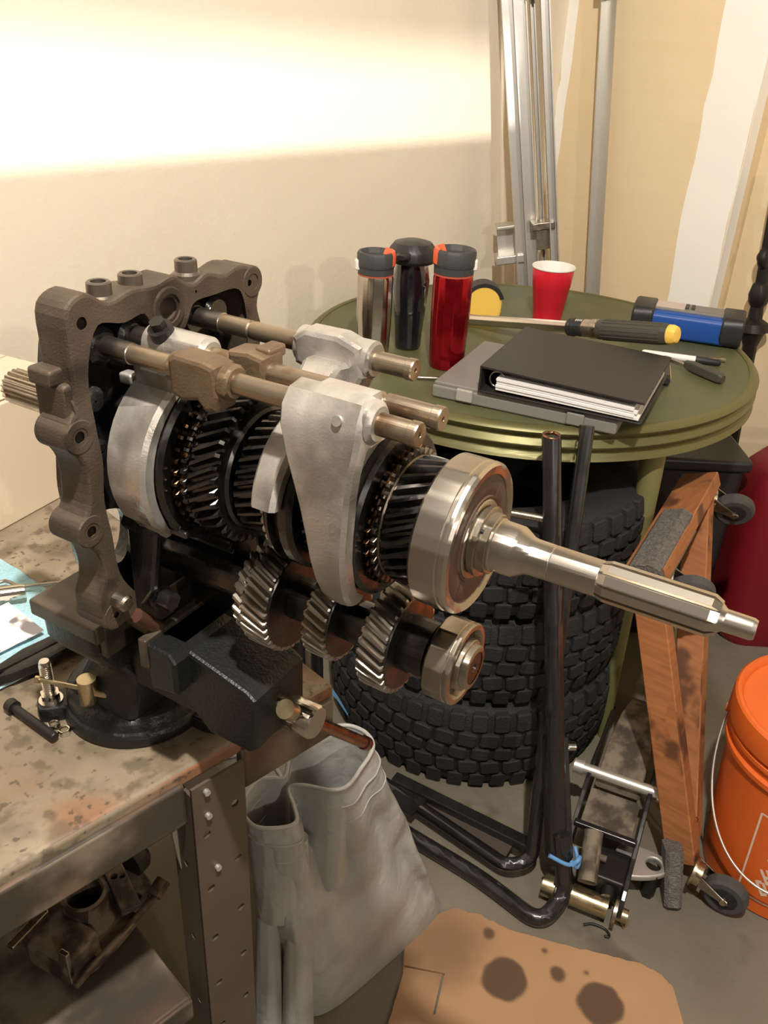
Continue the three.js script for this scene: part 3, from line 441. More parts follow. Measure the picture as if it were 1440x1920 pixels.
// ------------------------------------------------------------------ things on the table
function tumbler(label, x, z, h, r, bodyM, turn) {
  const t = thing('travel_tumbler', label, 'tumbler', [x, TY, z], turn, 'travel tumblers on the table');
  part('body', lathe([[0, 0.001], [r * 0.86, 0.001], [r * 0.9, 0.004], [r * 0.93, h * 0.1], [r, h * 0.45], [r, h * 0.76], [r * 0.965, h * 0.79], [r * 0.93, h * 0.795], [0, h * 0.795]], 56), bodyM, t);
  part('seal_ring', lathe([[r * 0.93, h * 0.785], [r * 1.0, h * 0.79], [r * 1.0, h * 0.803], [r * 0.93, h * 0.806]], 48), M.redSilicone, t);
  part('lid', lathe([[r * 0.9, h * 0.8], [r * 1.0, h * 0.806], [r * 1.01, h * 0.86], [r * 1.05, h * 0.868], [r * 1.06, h * 0.885], [r * 1.06, h * 0.975], [r * 1.0, h * 0.995], [r * 0.9, h], [r * 0.78, h * 0.975], [r * 0.7, h * 0.955], [0, h * 0.95]], 56), M.lidGrey, t);
  const a = []; for (let i = 0; i <= 10; i++) { const g = -0.75 + 1.5 * i / 10; a.push(g); }
  const rings = a.map(g => [[0.66, 0.955], [0.78, 0.985], [0.9, 1.008], [1.02, 1.002], [1.085, 0.975], [1.085, 0.885], [1.0, 0.88], [0.7, 0.94]].map(([q, y]) => V(q * r * Math.cos(g), y * h, q * r * Math.sin(g))));
  part('sip_tab', loft(rings, 0.5), M.orangeTab, t);
  part('push_button', [box(0.012, 0.02, 0.016, -r * 1.0, h * 0.88, 0, 0.004)], M.paper, t);
  return t;
}
M.redSilicone = std({ color: lin(0.45, 0.09, 0.05), roughness: 0.5 });
M.lidGrey = std({ color: lin(0.045, 0.046, 0.048), roughness: 0.55 });
M.orangeTab = std({ color: lin(0.8, 0.13, 0.05), roughness: 0.45 });
M.paper = std({ color: lin(0.8, 0.78, 0.76), roughness: 0.8 });
M.brushed = std({ color: lin(0.55, 0.51, 0.45), metalness: 1, roughness: 0.3, roughnessMap: rep(brushT, 8) });
M.redMetal = std({ color: lin(0.42, 0.012, 0.02), metalness: 0.85, roughness: 0.34, roughnessMap: rep(mottleT, 20) });
tumbler('brushed silver travel tumbler with a dark lid and orange sip tab', 1.122, -1.176, 0.205, 0.0335, M.brushed, -0.55);
tumbler('metallic red travel tumbler with a dark lid and orange sip tab', 1.206, -1.058, 0.222, 0.0365, M.redMetal, 2.2);
{
  const t = thing('water_bottle', 'glossy black bottle with a wide domed lid between the two tumblers', 'bottle', [1.222, TY, -1.18], 0.4);
  const p = lathe([[0, 0.001], [0.022, 0.001], [0.026, 0.006], [0.028, 0.05], [0.034, 0.12], [0.036, 0.16], [0.03, 0.2], [0.024, 0.205], [0, 0.205]], 40);
  p.translate(0, 0, 0); p.scale(1, 0.86, 1); part('body', p, phy({ color: lin(0.008, 0.008, 0.012), roughness: 0.12, clearcoat: 1, clearcoatRoughness: 0.05, bumpMap: rep(mottleT, 3), bumpScale: 0.006 }), t);
  part('lid', mv(lathe([[0.024, 0.198], [0.042, 0.2], [0.047, 0.206], [0.047, 0.22], [0.044, 0.226], [0.036, 0.236], [0.02, 0.2405], [0, 0.2415]], 48), 0, -0.028, 0), M.blackPlastic, t);
  part('carry_spout', [loft([[0, 0.03, 0.024], [0.03, 0.026, 0.02], [0.045, 0.016, 0.014]].map(([x, w, h]) => rect(h, w, 0.005).map(q => V(-0.03 - x * 0.7, 0.19 + q[0] * 0.6, q[1]))), 0.5)], M.blackPlastic, t);
}
{
  M.redCup = std({ color: lin(0.62, 0.012, 0.03), roughness: 0.35 }); M.white = std({ color: lin(0.85, 0.83, 0.8), roughness: 0.5 });
  const t = thing('plastic_cup', 'red plastic party cup with a white inside, standing near the corner', 'cup', [1.62, TY, -1.13]);
  part('cup_wall', lathe([[0, 0.001], [0.0315, 0.001], [0.032, 0.006], [0.0345, 0.03], [0.0352, 0.031], [0.041, 0.075], [0.0418, 0.076], [0.0455, 0.114], [0.045, 0.116]], 56), M.redCup, t);
  part('lining', lathe([[0.045, 0.116], [0.0472, 0.1165], [0.0478, 0.1185], [0.047, 0.1205], [0.0455, 0.12], [0.0445, 0.115], [0.04, 0.075], [0.0335, 0.03], [0.0305, 0.005], [0, 0.004]], 56), M.white, t);
}
{
  M.yellow = std({ color: lin(0.85, 0.55, 0.1), roughness: 0.42 });
  const t = thing('tape_measure', 'yellow and black tape measure on its side behind the red tumbler', 'tape measure', [1.515, TY, -1.235], -0.75);
  const sh = smoothLoop([[-0.038, 0.003], [0.036, 0.003], [0.041, 0.02], [0.038, 0.05], [0.02, 0.07], [-0.005, 0.075], [-0.03, 0.066], [-0.041, 0.04]], 5);
  part('case', [extrude(sh, 0.04, 0.006).translate(0, 0, -0.02)], M.yellow, t);
  const bd = []; for (let i = 0; i <= 14; i++) { const a = PI * (0.08 + 0.95 * i / 14); bd.push([[0.036, -0.022], [0.0445, -0.022], [0.0445, 0.0215], [0.036, 0.0215]].map(([r, z]) => V(r * 1.02 * Math.cos(a), 0.035 + r * 0.98 * Math.sin(a), z))); }
  part('rubber_band', [loft(bd, 0.6)], M.blackPlastic, t);
  part('tape_hook', [box(0.002, 0.014, 0.016, 0.043, 0.006, 0, 0.0008), box(0.02, 0.001, 0.018, 0.034, 0.0035, 0)], M.chrome, t);
}
const bu = Math.atan2(0.36, 0.933); // table-top papers share one turn: local x runs along the spine, local z along the front edge
const bturn = Math.atan2(0.36, 0.933);
{
  // local x = (0.933, -0.36), local z = (0.36, 0.933)
  const t = thing('tool_case', 'flat grey plastic case lying beneath the black binder', 'case', [1.09, TY, -0.88], bturn);
  part('case_body', [box(0.265, 0.024, 0.325, 0.14, 0.0125, 0.076, 0.005)], M.greyPlastic, t);
  part('case_lid', [box(0.26, 0.008, 0.32, 0.14, 0.0265, 0.076, 0.003)], M.greyPlastic, t);
  part('latch', [box(0.008, 0.022, 0.03, 0.006, 0.016, -0.025, 0.003)], M.caseLatch = std({ color: lin(0.35, 0.33, 0.3), roughness: 0.5 }), t);
  part('latch', [box(0.008, 0.022, 0.03, 0.006, 0.016, 0.17, 0.003)], M.greyPlastic, t);
  const b = thing('binder', 'black ring binder full of white papers, lying on the grey case', 'binder', [1.09, TY + 0.0308, -0.88], bturn);
  const cover = (y0, y1, th) => loft([[0.0, y0], [0.275, y1]].map(([z, y]) => [[0, y], [0.255, y], [0.255, y + th], [0, y + th]].map(([x, yy]) => V(x, yy, z))), 0.3);
  M.vinyl = std({ color: lin(0.02, 0.018, 0.018), roughness: 0.5, bumpMap: rep(grainT, 20), bumpScale: 0.0004 });
  part('back_cover', box(0.255, 0.003, 0.275, 0.1275, 0.0016, 0.1375, 0.001), M.vinyl, b);
  part('front_cover', cover(0.043, 0.034, 0.0032), M.vinyl, b);
  part('spine', box(0.255, 0.044, 0.003, 0.1275, 0.0235, 0.0015, 0.001), M.vinyl, b);
  for (const [y, dz, dx] of [[0.006, 0.008, 0.004], [0.0115, 0.0, 0.002], [0.017, 0.004, 0.006], [0.0225, -0.002, 0.003]]) part('paper_sheaf', loft([[0.03, y + 0.003], [0.12, y + 0.002], [0.262 + dz, y - (y > 0.008 ? 0.0015 : 0)]].map(([z, yy]) => [[dx - 0.002, yy], [0.245, yy], [0.245, yy + 0.0042], [dx - 0.002, yy + 0.0042]].map(([x, q]) => V(x, q, z))), 0.4), M.paper, b);
  for (const x of [0.02, 0.13, 0.235]) part('ring', mv(new THREE.TorusGeometry(0.0135, 0.0018, 8, 24).rotateY(PI / 2), x, 0.021, 0.026), M.chrome, b);
  part('label_holder', box(0.03, 0.001, 0.04, 0.02, 0.0038, 0.2, 0.0004), M.vinyl, b);
}
{
  const L = V(1.43, TY + 0.016, -1.197), Rr = V(1.462, 0.838, -0.735);
  const t = thing('torque_wrench', 'long torque wrench with a chrome barrel, black grip and yellow end cap', 'torque wrench', [L.x, L.y, L.z]);
  const d = Rr.clone().sub(L), Ln = d.length(); d.normalize();
  const q = new THREE.Quaternion().setFromUnitVectors(V(1, 0, 0), d); t.quaternion.copy(q);
  part('barrel', latheX([[-0.02, 0], [-0.02, 0.0115], [Ln - 0.222, 0.0115], [Ln - 0.222, 0]], 32), M.steel, t);
  part('ratchet_head', [extrude(smoothLoop([[-0.05, -0.016], [-0.02, -0.01], [0, -0.008], [0, 0.008], [-0.02, 0.01], [-0.05, 0.016], [-0.066, 0]], 4), 0.02, 0.003).rotateX(PI / 2).translate(0, 0.01, 0), box(0.012, 0.02, 0.012, -0.048, 0.016, 0, 0.002)], M.chrome, t);
  const gx = Ln - 0.222;
  part('scale_sleeve', latheX([[gx - 0.002, 0.0115], [gx, 0.017], [gx + 0.004, 0.0185], [gx + 0.008, 0.017], [gx + 0.012, 0.0185], [gx + 0.016, 0.0168], [gx + 0.034, 0.0168], [gx + 0.036, 0.0155], [gx + 0.036, 0]], 36), M.blackPlastic, t);
  part('collar', latheX([[gx + 0.034, 0], [gx + 0.034, 0.0172], [gx + 0.05, 0.0172], [gx + 0.052, 0.0188], [gx + 0.064, 0.0188], [gx + 0.066, 0.017], [gx + 0.066, 0]], 36), M.steelDull, t);
  const g = [latheX([[gx + 0.064, 0], [gx + 0.064, 0.0172], [gx + 0.07, 0.0195], [Ln - 0.02, 0.0198], [Ln - 0.012, 0.0185], [Ln - 0.012, 0]], 36)];
  for (let i = 0; i < 16; i++) { const a = i / 16 * 2 * PI; g.push(box(0.12, 0.0016, 0.004, gx + 0.138, 0.0196, 0, 0.0006).rotateX(a)); }
  part('grip', g, M.darkGrip, t);
  part('end_cap', latheX([[Ln - 0.013, 0], [Ln - 0.013, 0.0178], [Ln - 0.004, 0.0178], [Ln + 0.004, 0.0145], [Ln + 0.007, 0.008], [Ln + 0.008, 0]], 32), M.yellow, t);
  const cut = []; for (let i = 0; i < 4; i++) cut.push(box(0.0012, 0.002, 0.006, gx + 0.019 + i * 0.004, 0.0166, 0.003)); part('scale_marks', cut, M.white, t);
}
{
  M.blue = std({ color: lin(0.012, 0.075, 0.34), roughness: 0.4 });
  const ang = Math.atan2(-0.9, 0.42);
  const t = thing('blue_meter', 'blue and black tool tester with a clear window lying at the table edge', 'meter', [1.768, TY, -0.868], ang);
  const sec = (w, h, b) => rect(w, h, b, 4);
  const body = (x0, x1, w, h, b) => loft([[x0, 0.94], [x0 + 0.004, 1], [x1 - 0.004, 1], [x1, 0.94]].map(([x, k]) => sec(w * k, h * k, b).map(p => V(x, h / 2 + 0.003 + p[1], p[0]))), 0.6);
  part('blue_body', body(-0.085, 0.085, 0.095, 0.056, 0.012), M.blue, t);
  part('end_boot', body(-0.115, -0.07, 0.104, 0.064, 0.02), M.blackPlastic, t);
  part('end_boot', body(0.07, 0.115, 0.104, 0.064, 0.02), M.blackPlastic, t);
  part('window_frame', box(0.17, 0.006, 0.06, 0, 0.0605, -0.004, 0.002), M.greyPlastic, t);
  part('dial_face', box(0.07, 0.002, 0.05, -0.045, 0.064, -0.004, 0.0005), std({ color: lin(0.5, 0.42, 0.36), roughness: 0.3 }), t);
  part('switch_panel', box(0.06, 0.002, 0.045, 0.04, 0.064, -0.004, 0.0005), M.greyPlastic, t);
  for (const x of [0.0, -0.012]) part('button', box(0.007, 0.004, 0.03, x + 0.006, 0.0655, -0.004, 0.001), M.lidGrey, t);
}
{
  const pen = (name, label, cat, a, b, r, mats) => { a = V(...a); b = V(...b); const t = thing(name, label, cat, a.toArray()); t.quaternion.setFromUnitVectors(V(1, 0, 0), b.clone().sub(a).normalize()); return [t, a.distanceTo(b)]; };
  let [t, L] = pen('marker_pen', 'white marker pen with a black cap beside the blue meter', 'marker', [1.575, TY + 0.0075, -0.855], [1.652, TY + 0.0075, -0.722]);
  part('barrel', latheX([[0, 0], [0, 0.005], [0.004, 0.0068], [L * 0.7, 0.0068], [L * 0.7, 0]], 24), M.white, t); part('cap', latheX([[L * 0.68, 0], [L * 0.68, 0.0075], [L - 0.003, 0.0068], [L, 0.005], [L, 0]], 24), M.blackPlastic, t);
  [t, L] = pen('pencil', 'thin copper coloured pencil lying along the meter', 'pencil', [1.6, TY + 0.0045, -0.84], [1.683, TY + 0.0045, -0.727]);
  part('shaft', latheX([[0, 0], [0.008, 0.0036], [L, 0.0036], [L, 0]], 6), M.copper, t); part('ferrule', latheX([[L - 0.012, 0.0036], [L - 0.012, 0.004], [L, 0.004], [L, 0]], 16), M.chrome, t);
  [t, L] = pen('utility_knife', 'knife with a thick dark grey handle at the near right of the table', 'knife', [1.592, TY + 0.011, -0.812], [1.556, TY + 0.011, -0.668]);
  part('handle', loft([[0.055, 0.014, 0.012], [0.07, 0.019, 0.018], [L * 0.75, 0.02, 0.02], [L - 0.006, 0.019, 0.019], [L, 0.013, 0.013]].map(([x, w, h]) => rect(w, h, 0.005).map(p => V(x, p[0], p[1]))), 0.5), M.darkGrip, t);
  part('blade', loft([[0, 0.003], [0.02, 0.01], [0.056, 0.012]].map(([x, w]) => [[-0.001, -w / 2], [0.001, -w / 2], [0.001, w / 2], [-0.001, w / 2]].map(p => V(x, p[0] - 0.002, p[1]))), 0.3), M.steelDull, t);
  [t, L] = pen('folding_knife', 'small black folding tool with a yellow inlay beside the binder', 'folding tool', [1.452, TY + 0.0125, -0.727], [1.53, TY + 0.0125, -0.775]);
  part('handle', loft([[0, 0.01], [0.008, 0.02], [L - 0.01, 0.022], [L, 0.012]].map(([x, w]) => rect(w, 0.012, 0.004).map(p => V(x, p[0], p[1]))), 0.5), M.blackPlastic, t);
  part('inlay', box(L * 0.8, 0.008, 0.014, L * 0.48, 0.004, 0, 0.002), M.yellow, t);
  [t, L] = pen('screwdriver_bit', 'thin steel driver bit lying beside the red tumbler', 'driver bit', [1.09, TY + 0.0042, -1.055], [1.142, TY + 0.0042, -1.005]);
  part('shank', latheX([[0, 0], [0, 0.003], [L - 0.012, 0.003], [L - 0.01, 0.0038], [L, 0.0034], [L, 0]], 16), M.steelDull, t);
}

// ------------------------------------------------------------------ ladder, rail and axle in the corner
{
  const t = thing('step_ladder', 'folded aluminium step ladder leaning in the corner against the wall', 'ladder', [2.03, 0, -1.362]); t.rotation.order = 'YXZ'; t.rotation.set(0, -PI / 4, 10.2 * PI / 180);
  const chan = (x, w, d, z, h0, h1) => [box(w, h1 - h0, 0.003, x, (h0 + h1) / 2, z), box(0.003, h1 - h0, d, x - w / 2 + 0.0015, (h0 + h1) / 2, z + d / 2), box(0.003, h1 - h0, d, x + w / 2 - 0.0015, (h0 + h1) / 2, z + d / 2)];
  part('front_rail', chan(0.0, 0.03, 0.026, 0.02, 0, 1.6), M.extrusion, t);
  part('front_rail', chan(0.033, 0.034, 0.018, -0.03, 0.02, 1.6), M.extrusion, t);
  part('rear_rail', chan(0.088, 0.022, 0.022, 0.012, 0, 1.56), M.extrusion, t);
  part('rear_rail', chan(0.066, 0.012, 0.018, -0.05, 0.02, 1.56), M.extrusion, t);
  for (const y of [0.36, 0.785]) part('step', [box(0.075, 0.022, 0.06, -0.03, y, 0.0, 0.003), box(0.05, 0.008, 0.06, -0.035, y + 0.085, 0, 0.002), box(0.045, 0.075, 0.003, -0.036, y + 0.045, -0.01)], M.extrusion, t);
  for (const y of [0.79, 1.38]) part('spreader_bracket', [box(0.06, 0.02, 0.05, 0.062, y + 0.07, 0.0, 0.003), box(0.04, 0.06, 0.004, 0.066, y + 0.035, 0.0, 0.001)], M.steelDull, t);
  for (const [x, z] of [[0, 0.033], [0.088, 0.023]]) part('rubber_foot', box(0.036, 0.03, 0.034, x, 0.012, z, 0.004), M.rubber, t);
  t.position.y = 0.004;
}
{
  const t = thing('metal_rail', 'long narrow aluminium angle rail standing against the tan wall', 'metal rail', [2.125, 0, -1.262]); t.rotation.order = 'YXZ'; t.rotation.set(-7.2 * PI / 180, 0, 0);
  part('angle_profile', [box(0.003, 2.0, 0.034, 0.02, 1.0, 0), box(0.022, 2.0, 0.003, 0.01, 1.0, -0.0155)], M.extrusion, t);
  part('end_clip', [box(0.04, 0.05, 0.05, 0.006, 1.43, 0.0, 0.004)], M.steelDull, t);
}
{
  const t = thing('axle_shaft', 'dark greasy axle shaft with rubber boots standing at the right edge', 'axle', [2.18, 0, -0.845]); t.rotation.order = 'YXZ'; t.rotation.set(-4.5 * PI / 180, 0, -0.02);
  const dark = std({ color: lin(0.02, 0.017, 0.015), metalness: 0.4, roughness: 0.5 });
  part('shaft', lathe([[0, 0], [0.016, 0.0], [0.018, 0.02], [0.018, 0.63], [0.03, 0.665], [0.04, 0.67], [0.034, 0.69], [0.018, 0.7], [0.016, 0.73], [0.023, 0.74], [0.026, 0.76], [0.02, 0.785], [0.015, 0.79], [0.015, 1.05], [0, 1.05]], 32), dark, t);
  part('joint_eye', [mv(new THREE.TorusGeometry(0.018, 0.013, 12, 28), 0, 0.85, 0), mv(new THREE.CylinderGeometry(0.01, 0.01, 0.04, 16).rotateX(PI / 2), 0, 0.85, 0)], dark, t);
  part('joint_eye', [mv(new THREE.TorusGeometry(0.017, 0.013, 12, 28), 0.012, 0.945, 0.004), mv(new THREE.CylinderGeometry(0.01, 0.01, 0.04, 16).rotateX(PI / 2), 0.012, 0.945, 0.004)], dark, t);
}

// ------------------------------------------------------------------ tube rack, dolly, jack
const beam = (a, b, w, h, up = V(0, 1, 0), bev = 0.002) => { a = V(...a); b = V(...b); const t = b.clone().sub(a).normalize(), s = up.clone().cross(t).normalize(), n = t.clone().cross(s).normalize();
  return loft([a, b].map(c => rect(w, h, bev, 1).map(p => c.clone().addScaledVector(s, p[0]).addScaledVector(n, p[1]))), 0.3); };
{
  const o = [0.9, 0, -0.7], t = thing('tube_rack', 'black bent steel tube rack leaning against the round table', 'rack', o), L = p => [p[0] - o[0], p[1] - o[1], p[2] - o[2]];
  part('frame_tube', bentTube([[0.775, 0.62, -0.99], [0.79, 0.04, -0.985], [0.815, 0.0155, -0.82], [0.84, 0.0155, -0.68], [0.86, 0.0155, -0.58], [0.868, 0.0155, -0.45], [0.935, 0.03, -0.452], [0.947, 0.14, -0.487]].map(L), 0.0145, 0.06), M.blackPaint, t);
  part('frame_tube', bentTube([[0.83, 0.6, -1.0], [0.845, 0.045, -1.0], [0.872, 0.036, -0.8], [0.9, 0.036, -0.55], [0.938, 0.045, -0.528], [0.985, 0.22, -0.57], [1.132, 0.765, -0.684]].map(L), 0.0125, 0.06), M.blackPaint, t);
  part('upright_post', [bentTube([[0.947, 0.1, -0.487], [0.97, 0.27, -0.54], [1.03, 0.54, -0.637], [1.072, 0.755, -0.708]].map(L), 0.0155, 0.08), beam(L([0.945, 0.09, -0.482]), L([1.0, 0.27, -0.565]), 0.04, 0.03)], M.blackPaint, t);
  part('tube_end', [mv(new THREE.TorusGeometry(0.0125, 0.003, 8, 24).rotateX(PI / 2), ...L([1.0712, 0.756, -0.7076]))], M.copper, t);
  part('bed_rail', beam(L([0.885, 0.045, -0.82]), L([0.958, 0.045, -0.545]), 0.024, 0.02), M.blackPaint, t);
  part('slat', beam(L([0.885, 0.035, -0.74]), L([0.93, 0.035, -0.57]), 0.034, 0.006), std({ color: lin(0.06, 0.045, 0.035), roughness: 0.6 }), t);
  part('gusset_plate', beam(L([0.868, 0.045, -0.8]), L([0.878, 0.045, -0.74]), 0.06, 0.006), M.blackPaint, t);
  part('cross_bar', cylBetween(L([1.0, 0.632, -0.74]), L([1.05, 0.625, -0.675]), 0.0065, 16), M.steelDull, t);
  part('cross_bar', cylBetween(L([0.99, 0.562, -0.68]), L([1.03, 0.55, -0.642]), 0.004, 12), M.steelDull, t);
  for (const [x, y, z] of [[0.985, 0.25, -0.555], [1.02, 0.25, -0.548], [1.003, 0.255, -0.552]]) part('pivot_bolt', cylBetween(L([x - 0.012, y, z - 0.004]), L([x + 0.006, y, z + 0.012]), 0.0075, 12), M.chrome, t);
  const rg = thing('string_scrap', 'scrap of blue plastic string knotted round the rack post', 'string', [0.944, 0.1, -0.482]);
  part('knot', [tube([[-0.034, 0.02, 0.0], [-0.016, 0.006, 0.024], [0.0, 0, 0.03], [0.014, -0.006, 0.028], [0.026, 0.004, 0.012]], 0.0035, 30, 8), tube([[-0.006, 0.006, 0.028], [0.004, -0.008, 0.034], [0.012, 0.006, 0.031], [0.002, 0.01, 0.034], [-0.006, 0.0, 0.03]], 0.004, 30, 8)], std({ color: lin(0.12, 0.3, 0.6), roughness: 0.5 }), rg);
  const rb = thing('blue_strip', 'thin frayed blue plastic strip hanging by the left rack tube', 'plastic strip', [0.81, 0.2, -0.975]);
  part('strip', loft([[0, 0.015, 0.014], [0.025, 0.0, 0.01], [0.06, -0.05, 0.004], [0.09, -0.11, 0.002]].map(([x, y, w]) => [V(x, y, 0), V(x + w, y + w, 0), V(x + w, y + w, 0.001), V(x, y, 0.001)]), 0.4), std({ color: lin(0.15, 0.35, 0.6), roughness: 0.4 }), rb);
}
M.wood = std({ map: tex(512, 512, (u, v) => { const g = fbm(u * 0.5, v, 5, 3, 151); const s = vnoise(u * 0.06 + g * 0.05, v, 70, 155); let c = mix3([176, 116, 70], [140, 86, 50], s * 0.6 + g * 0.5); return mix3(c, [78, 48, 32], sst(0.6, 0.75, fbm(u, v, 4, 4, 159)) * 0.8); }, [4]), roughness: 0.6 });
M.carpet = std({ map: tex(256, 256, (u, v) => mix3([78, 74, 72], [128, 122, 116], fbm(u, v, 30, 4, 161)), [8]), roughness: 0.98, bumpMap: rep(grainT, 20), bumpScale: 0.003 });
{
  const A = V(1.138, 0.05, -0.348), N = V(1.188, 0.53, -0.556), F = V(1.5, 0.56, -0.64);
  const o = [1.2, 0, -0.45], t = thing('furniture_dolly', 'triangular wooden furniture dolly with carpeted ends standing on edge', 'dolly', o), L = p => [p.x - o[0], p.y - o[1], p.z - o[2]];
  const nrm = N.clone().sub(A).cross(F.clone().sub(A)).normalize(); // face normal
  const out = nrm.x * 1 + nrm.z * 0.6 > 0 ? nrm : nrm.clone().negate();
  const mid = (a, b, k) => a.clone().lerp(b, k);
  part('side_board', beam(L(A), L(mid(A, N, 0.97)), 0.032, 0.052, out), M.wood, t);
  part('side_board', beam(L(mid(A, F, 0.06)), L(mid(A, F, 0.99)), 0.03, 0.05, out), M.wood, t);
  part('cross_board', beam(L(mid(N, F, -0.06)), L(mid(N, F, 1.04)), 0.03, 0.07, out), M.wood, t);
  part('carpet_pad', beam(L(mid(N, F, -0.1).addScaledVector(out, 0.004)), L(mid(N, F, 0.5).addScaledVector(out, 0.004)), 0.06, 0.06, out, 0.012), M.carpet, t);
  part('carpet_pad', beam(L(V(1.083, 0.004, -0.33)), L(V(1.108, 0.095, -0.362)), 0.05, 0.03, V(0.6, 0, 0.8), 0.006), M.carpet, t);
  for (const [p, q] of [[A, 0.12], [N, 0.05], [F, 0.05]]) { const b = mid(p, mid(N, F, 0.5), q).addScaledVector(out, 0.022); part('screw', [mv(new THREE.SphereGeometry(0.006, 12, 8), ...L(b))], M.chrome, t); }
  // casters: plate, fork, wheel
  const caster = (c, dir, fall) => { // dir: away from the board; fall: trailing direction
    const g = new THREE.Group(); g.name = 'caster'; t.add(g); const d = dir.clone().normalize(), f = fall.clone().normalize(), ax = d.clone().cross(f).normalize();
    const hub = c.clone().addScaledVector(d, 0.052).addScaledVector(f, 0.014), q = new THREE.Quaternion().setFromUnitVectors(V(0, 1, 0), ax);
    const wh = lathe([[0.006, -0.011], [0.024, -0.012], [0.032, -0.012], [0.037, -0.008], [0.0385, 0], [0.037, 0.008], [0.032, 0.012], [0.024, 0.012], [0.006, 0.011]], 48); wh.applyQuaternion(q);
    part('wheel', mv(wh, ...L(hub)), M.rubberGrey, g);
    const hb = lathe([[0, -0.0125], [0.018, -0.0135], [0.022, -0.0125], [0.022, 0.0125], [0.018, 0.0135], [0, 0.0125]], 32); hb.applyQuaternion(q); part('wheel_hub', mv(hb, ...L(hub)), M.rubber, g);
    for (const s of [-1, 1]) { const a = c.clone().addScaledVector(d, 0.01).addScaledVector(ax, s * 0.017).addScaledVector(f, -0.004), e = hub.clone().addScaledVector(ax, s * 0.017);
      part('fork_arm', loft([[a, 0.034], [a.clone().lerp(e, 0.45), 0.024], [e, 0.014], [e.clone().addScaledVector(d, 0.008), 0.008]].map(([p, w]) => rect(w, 0.003, 0.001, 1).map(k => V(...L(p)).addScaledVector(f, k[0]).addScaledVector(ax, k[1]))), 0.4), M.steelDull, g); }
    part('swivel', [cylBetween(L(c), L(c.clone().addScaledVector(d, 0.012)), 0.021, 28), cylBetween(L(c.clone().addScaledVector(d, -0.004)), L(c), 0.026, 28)], M.zinc, g);
    part('axle_bolt', cylBetween(L(hub.clone().addScaledVector(ax, -0.022)), L(hub.clone().addScaledVector(ax, 0.022)), 0.0055, 6), M.zinc, g);
  };
  caster(V(1.118, 0.062, -0.318), V(0.25, -0.12, 0.96).normalize(), V(0.1, -0.9, 0.3));
  caster(F.clone().add(V(0.012, -0.03, 0.02)), V(0.55, -0.1, 0.83), V(0.3, -0.8, -0.1));
  caster(N.clone().add(V(0.03, -0.02, 0.015)), V(0.55, -0.15, 0.83), V(0.3, -0.7, -0.1));
}
{
  const t = thing('floor_jack', 'low dusty black floor jack with a zinc axle lying beside the dolly', 'jack', [0.975, 0, -0.425], 21.7 * PI / 180);
  M.dust = std({ map: tex(256, 256, (u, v) => mix3([128, 116, 100], [72, 64, 56], sst(0.35, 0.75, fbm(u, v, 7, 5, 171))), [6]), roughness: 0.8, metalness: 0.1 });
  const side = smoothLoop([[-0.03, 0.025], [-0.02, 0.06], [0.05, 0.085], [0.15, 0.13], [0.19, 0.135], [0.3, 0.1], [0.44, 0.07], [0.46, 0.03], [0.4, 0.02], [0.2, 0.03], [0.05, 0.022]], 4);
  for (const z of [-0.062, 0.048]) part('side_plate', extrude(side, 0.008, 0.0015).translate(0, 0, z), M.blackPaint, t);
  part('lift_arm', loft([[0.17, 0.126, 0.082], [0.24, 0.142, 0.08], [0.34, 0.142, 0.066], [0.42, 0.12, 0.05]].map(([x, y, w]) => rect(0.03, w, 0.006).map(p => V(x, y - 0.012 + p[0], p[1] - 0.004))), 0.5), M.dust, t);
  part('cross_axle', [cylBetween([0.172, 0.13, -0.088], [0.172, 0.13, 0.082], 0.0105, 20), cylBetween([0.172, 0.13, -0.088], [0.172, 0.13, -0.07], 0.014, 20), cylBetween([0.172, 0.13, 0.064], [0.172, 0.13, 0.08], 0.015, 20)], M.extrusion, t);
  part('top_plate', box(0.086, 0.005, 0.09, 0.118, 0.1, -0.004, 0.002).rotateZ(0.0), M.dust, t);
  part('cross_brace', [box(0.012, 0.012, 0.11, 0.072, 0.097, -0.004, 0.003)], M.blackPaint, t);
  part('handle_socket', [cylBetween([-0.012, 0.06, -0.01], [0.062, 0.1, -0.022], 0.0165, 24), cylBetween([0.03, 0.082, -0.03], [0.03, 0.082, 0.01], 0.006, 12)], M.dust, t);
  part('pump_block', [box(0.07, 0.05, 0.06, 0.035, 0.045, 0.02, 0.006), cylBetween([0.01, 0.05, 0.025], [-0.015, 0.045, 0.027], 0.012, 20)], M.blackBolt, t);
  part('roller', cylBetween([-0.02, 0.028, -0.03], [-0.02, 0.028, 0.032], 0.0185, 28), M.zinc, t);
  for (const z of [-0.056, 0.042]) part('roller_washer', cylBetween([-0.02, 0.026, z], [-0.02, 0.026, z + 0.006], 0.026, 28), M.steelDull, t);
  part('roller_nut', cylBetween([-0.02, 0.026, 0.048], [-0.02, 0.026, 0.066], 0.012, 6), M.zinc, t); part('roller_nut', cylBetween([-0.02, 0.026, -0.08], [-0.02, 0.026, -0.056], 0.02, 16), M.zinc, t);
  part('caster_arm', [extrude(smoothLoop([[0, -0.03], [0.06, -0.025], [0.09, 0], [0.06, 0.028], [0, 0.03]], 5), 0.012, 0.003, [[0.058, 0, 0.013]]).rotateX(-PI / 2).rotateY(-PI / 2 + 0.25).translate(0.062, 0.05, 0.03)], M.extrusion, t);
  part('caster_stem', [cylBetween([0.064, 0.0, 0.088], [0.064, 0.05, 0.088], 0.0125, 6), cylBetween([0.064, 0.05, 0.088], [0.064, 0.058, 0.088], 0.013, 20)], M.blackBolt, t);
}

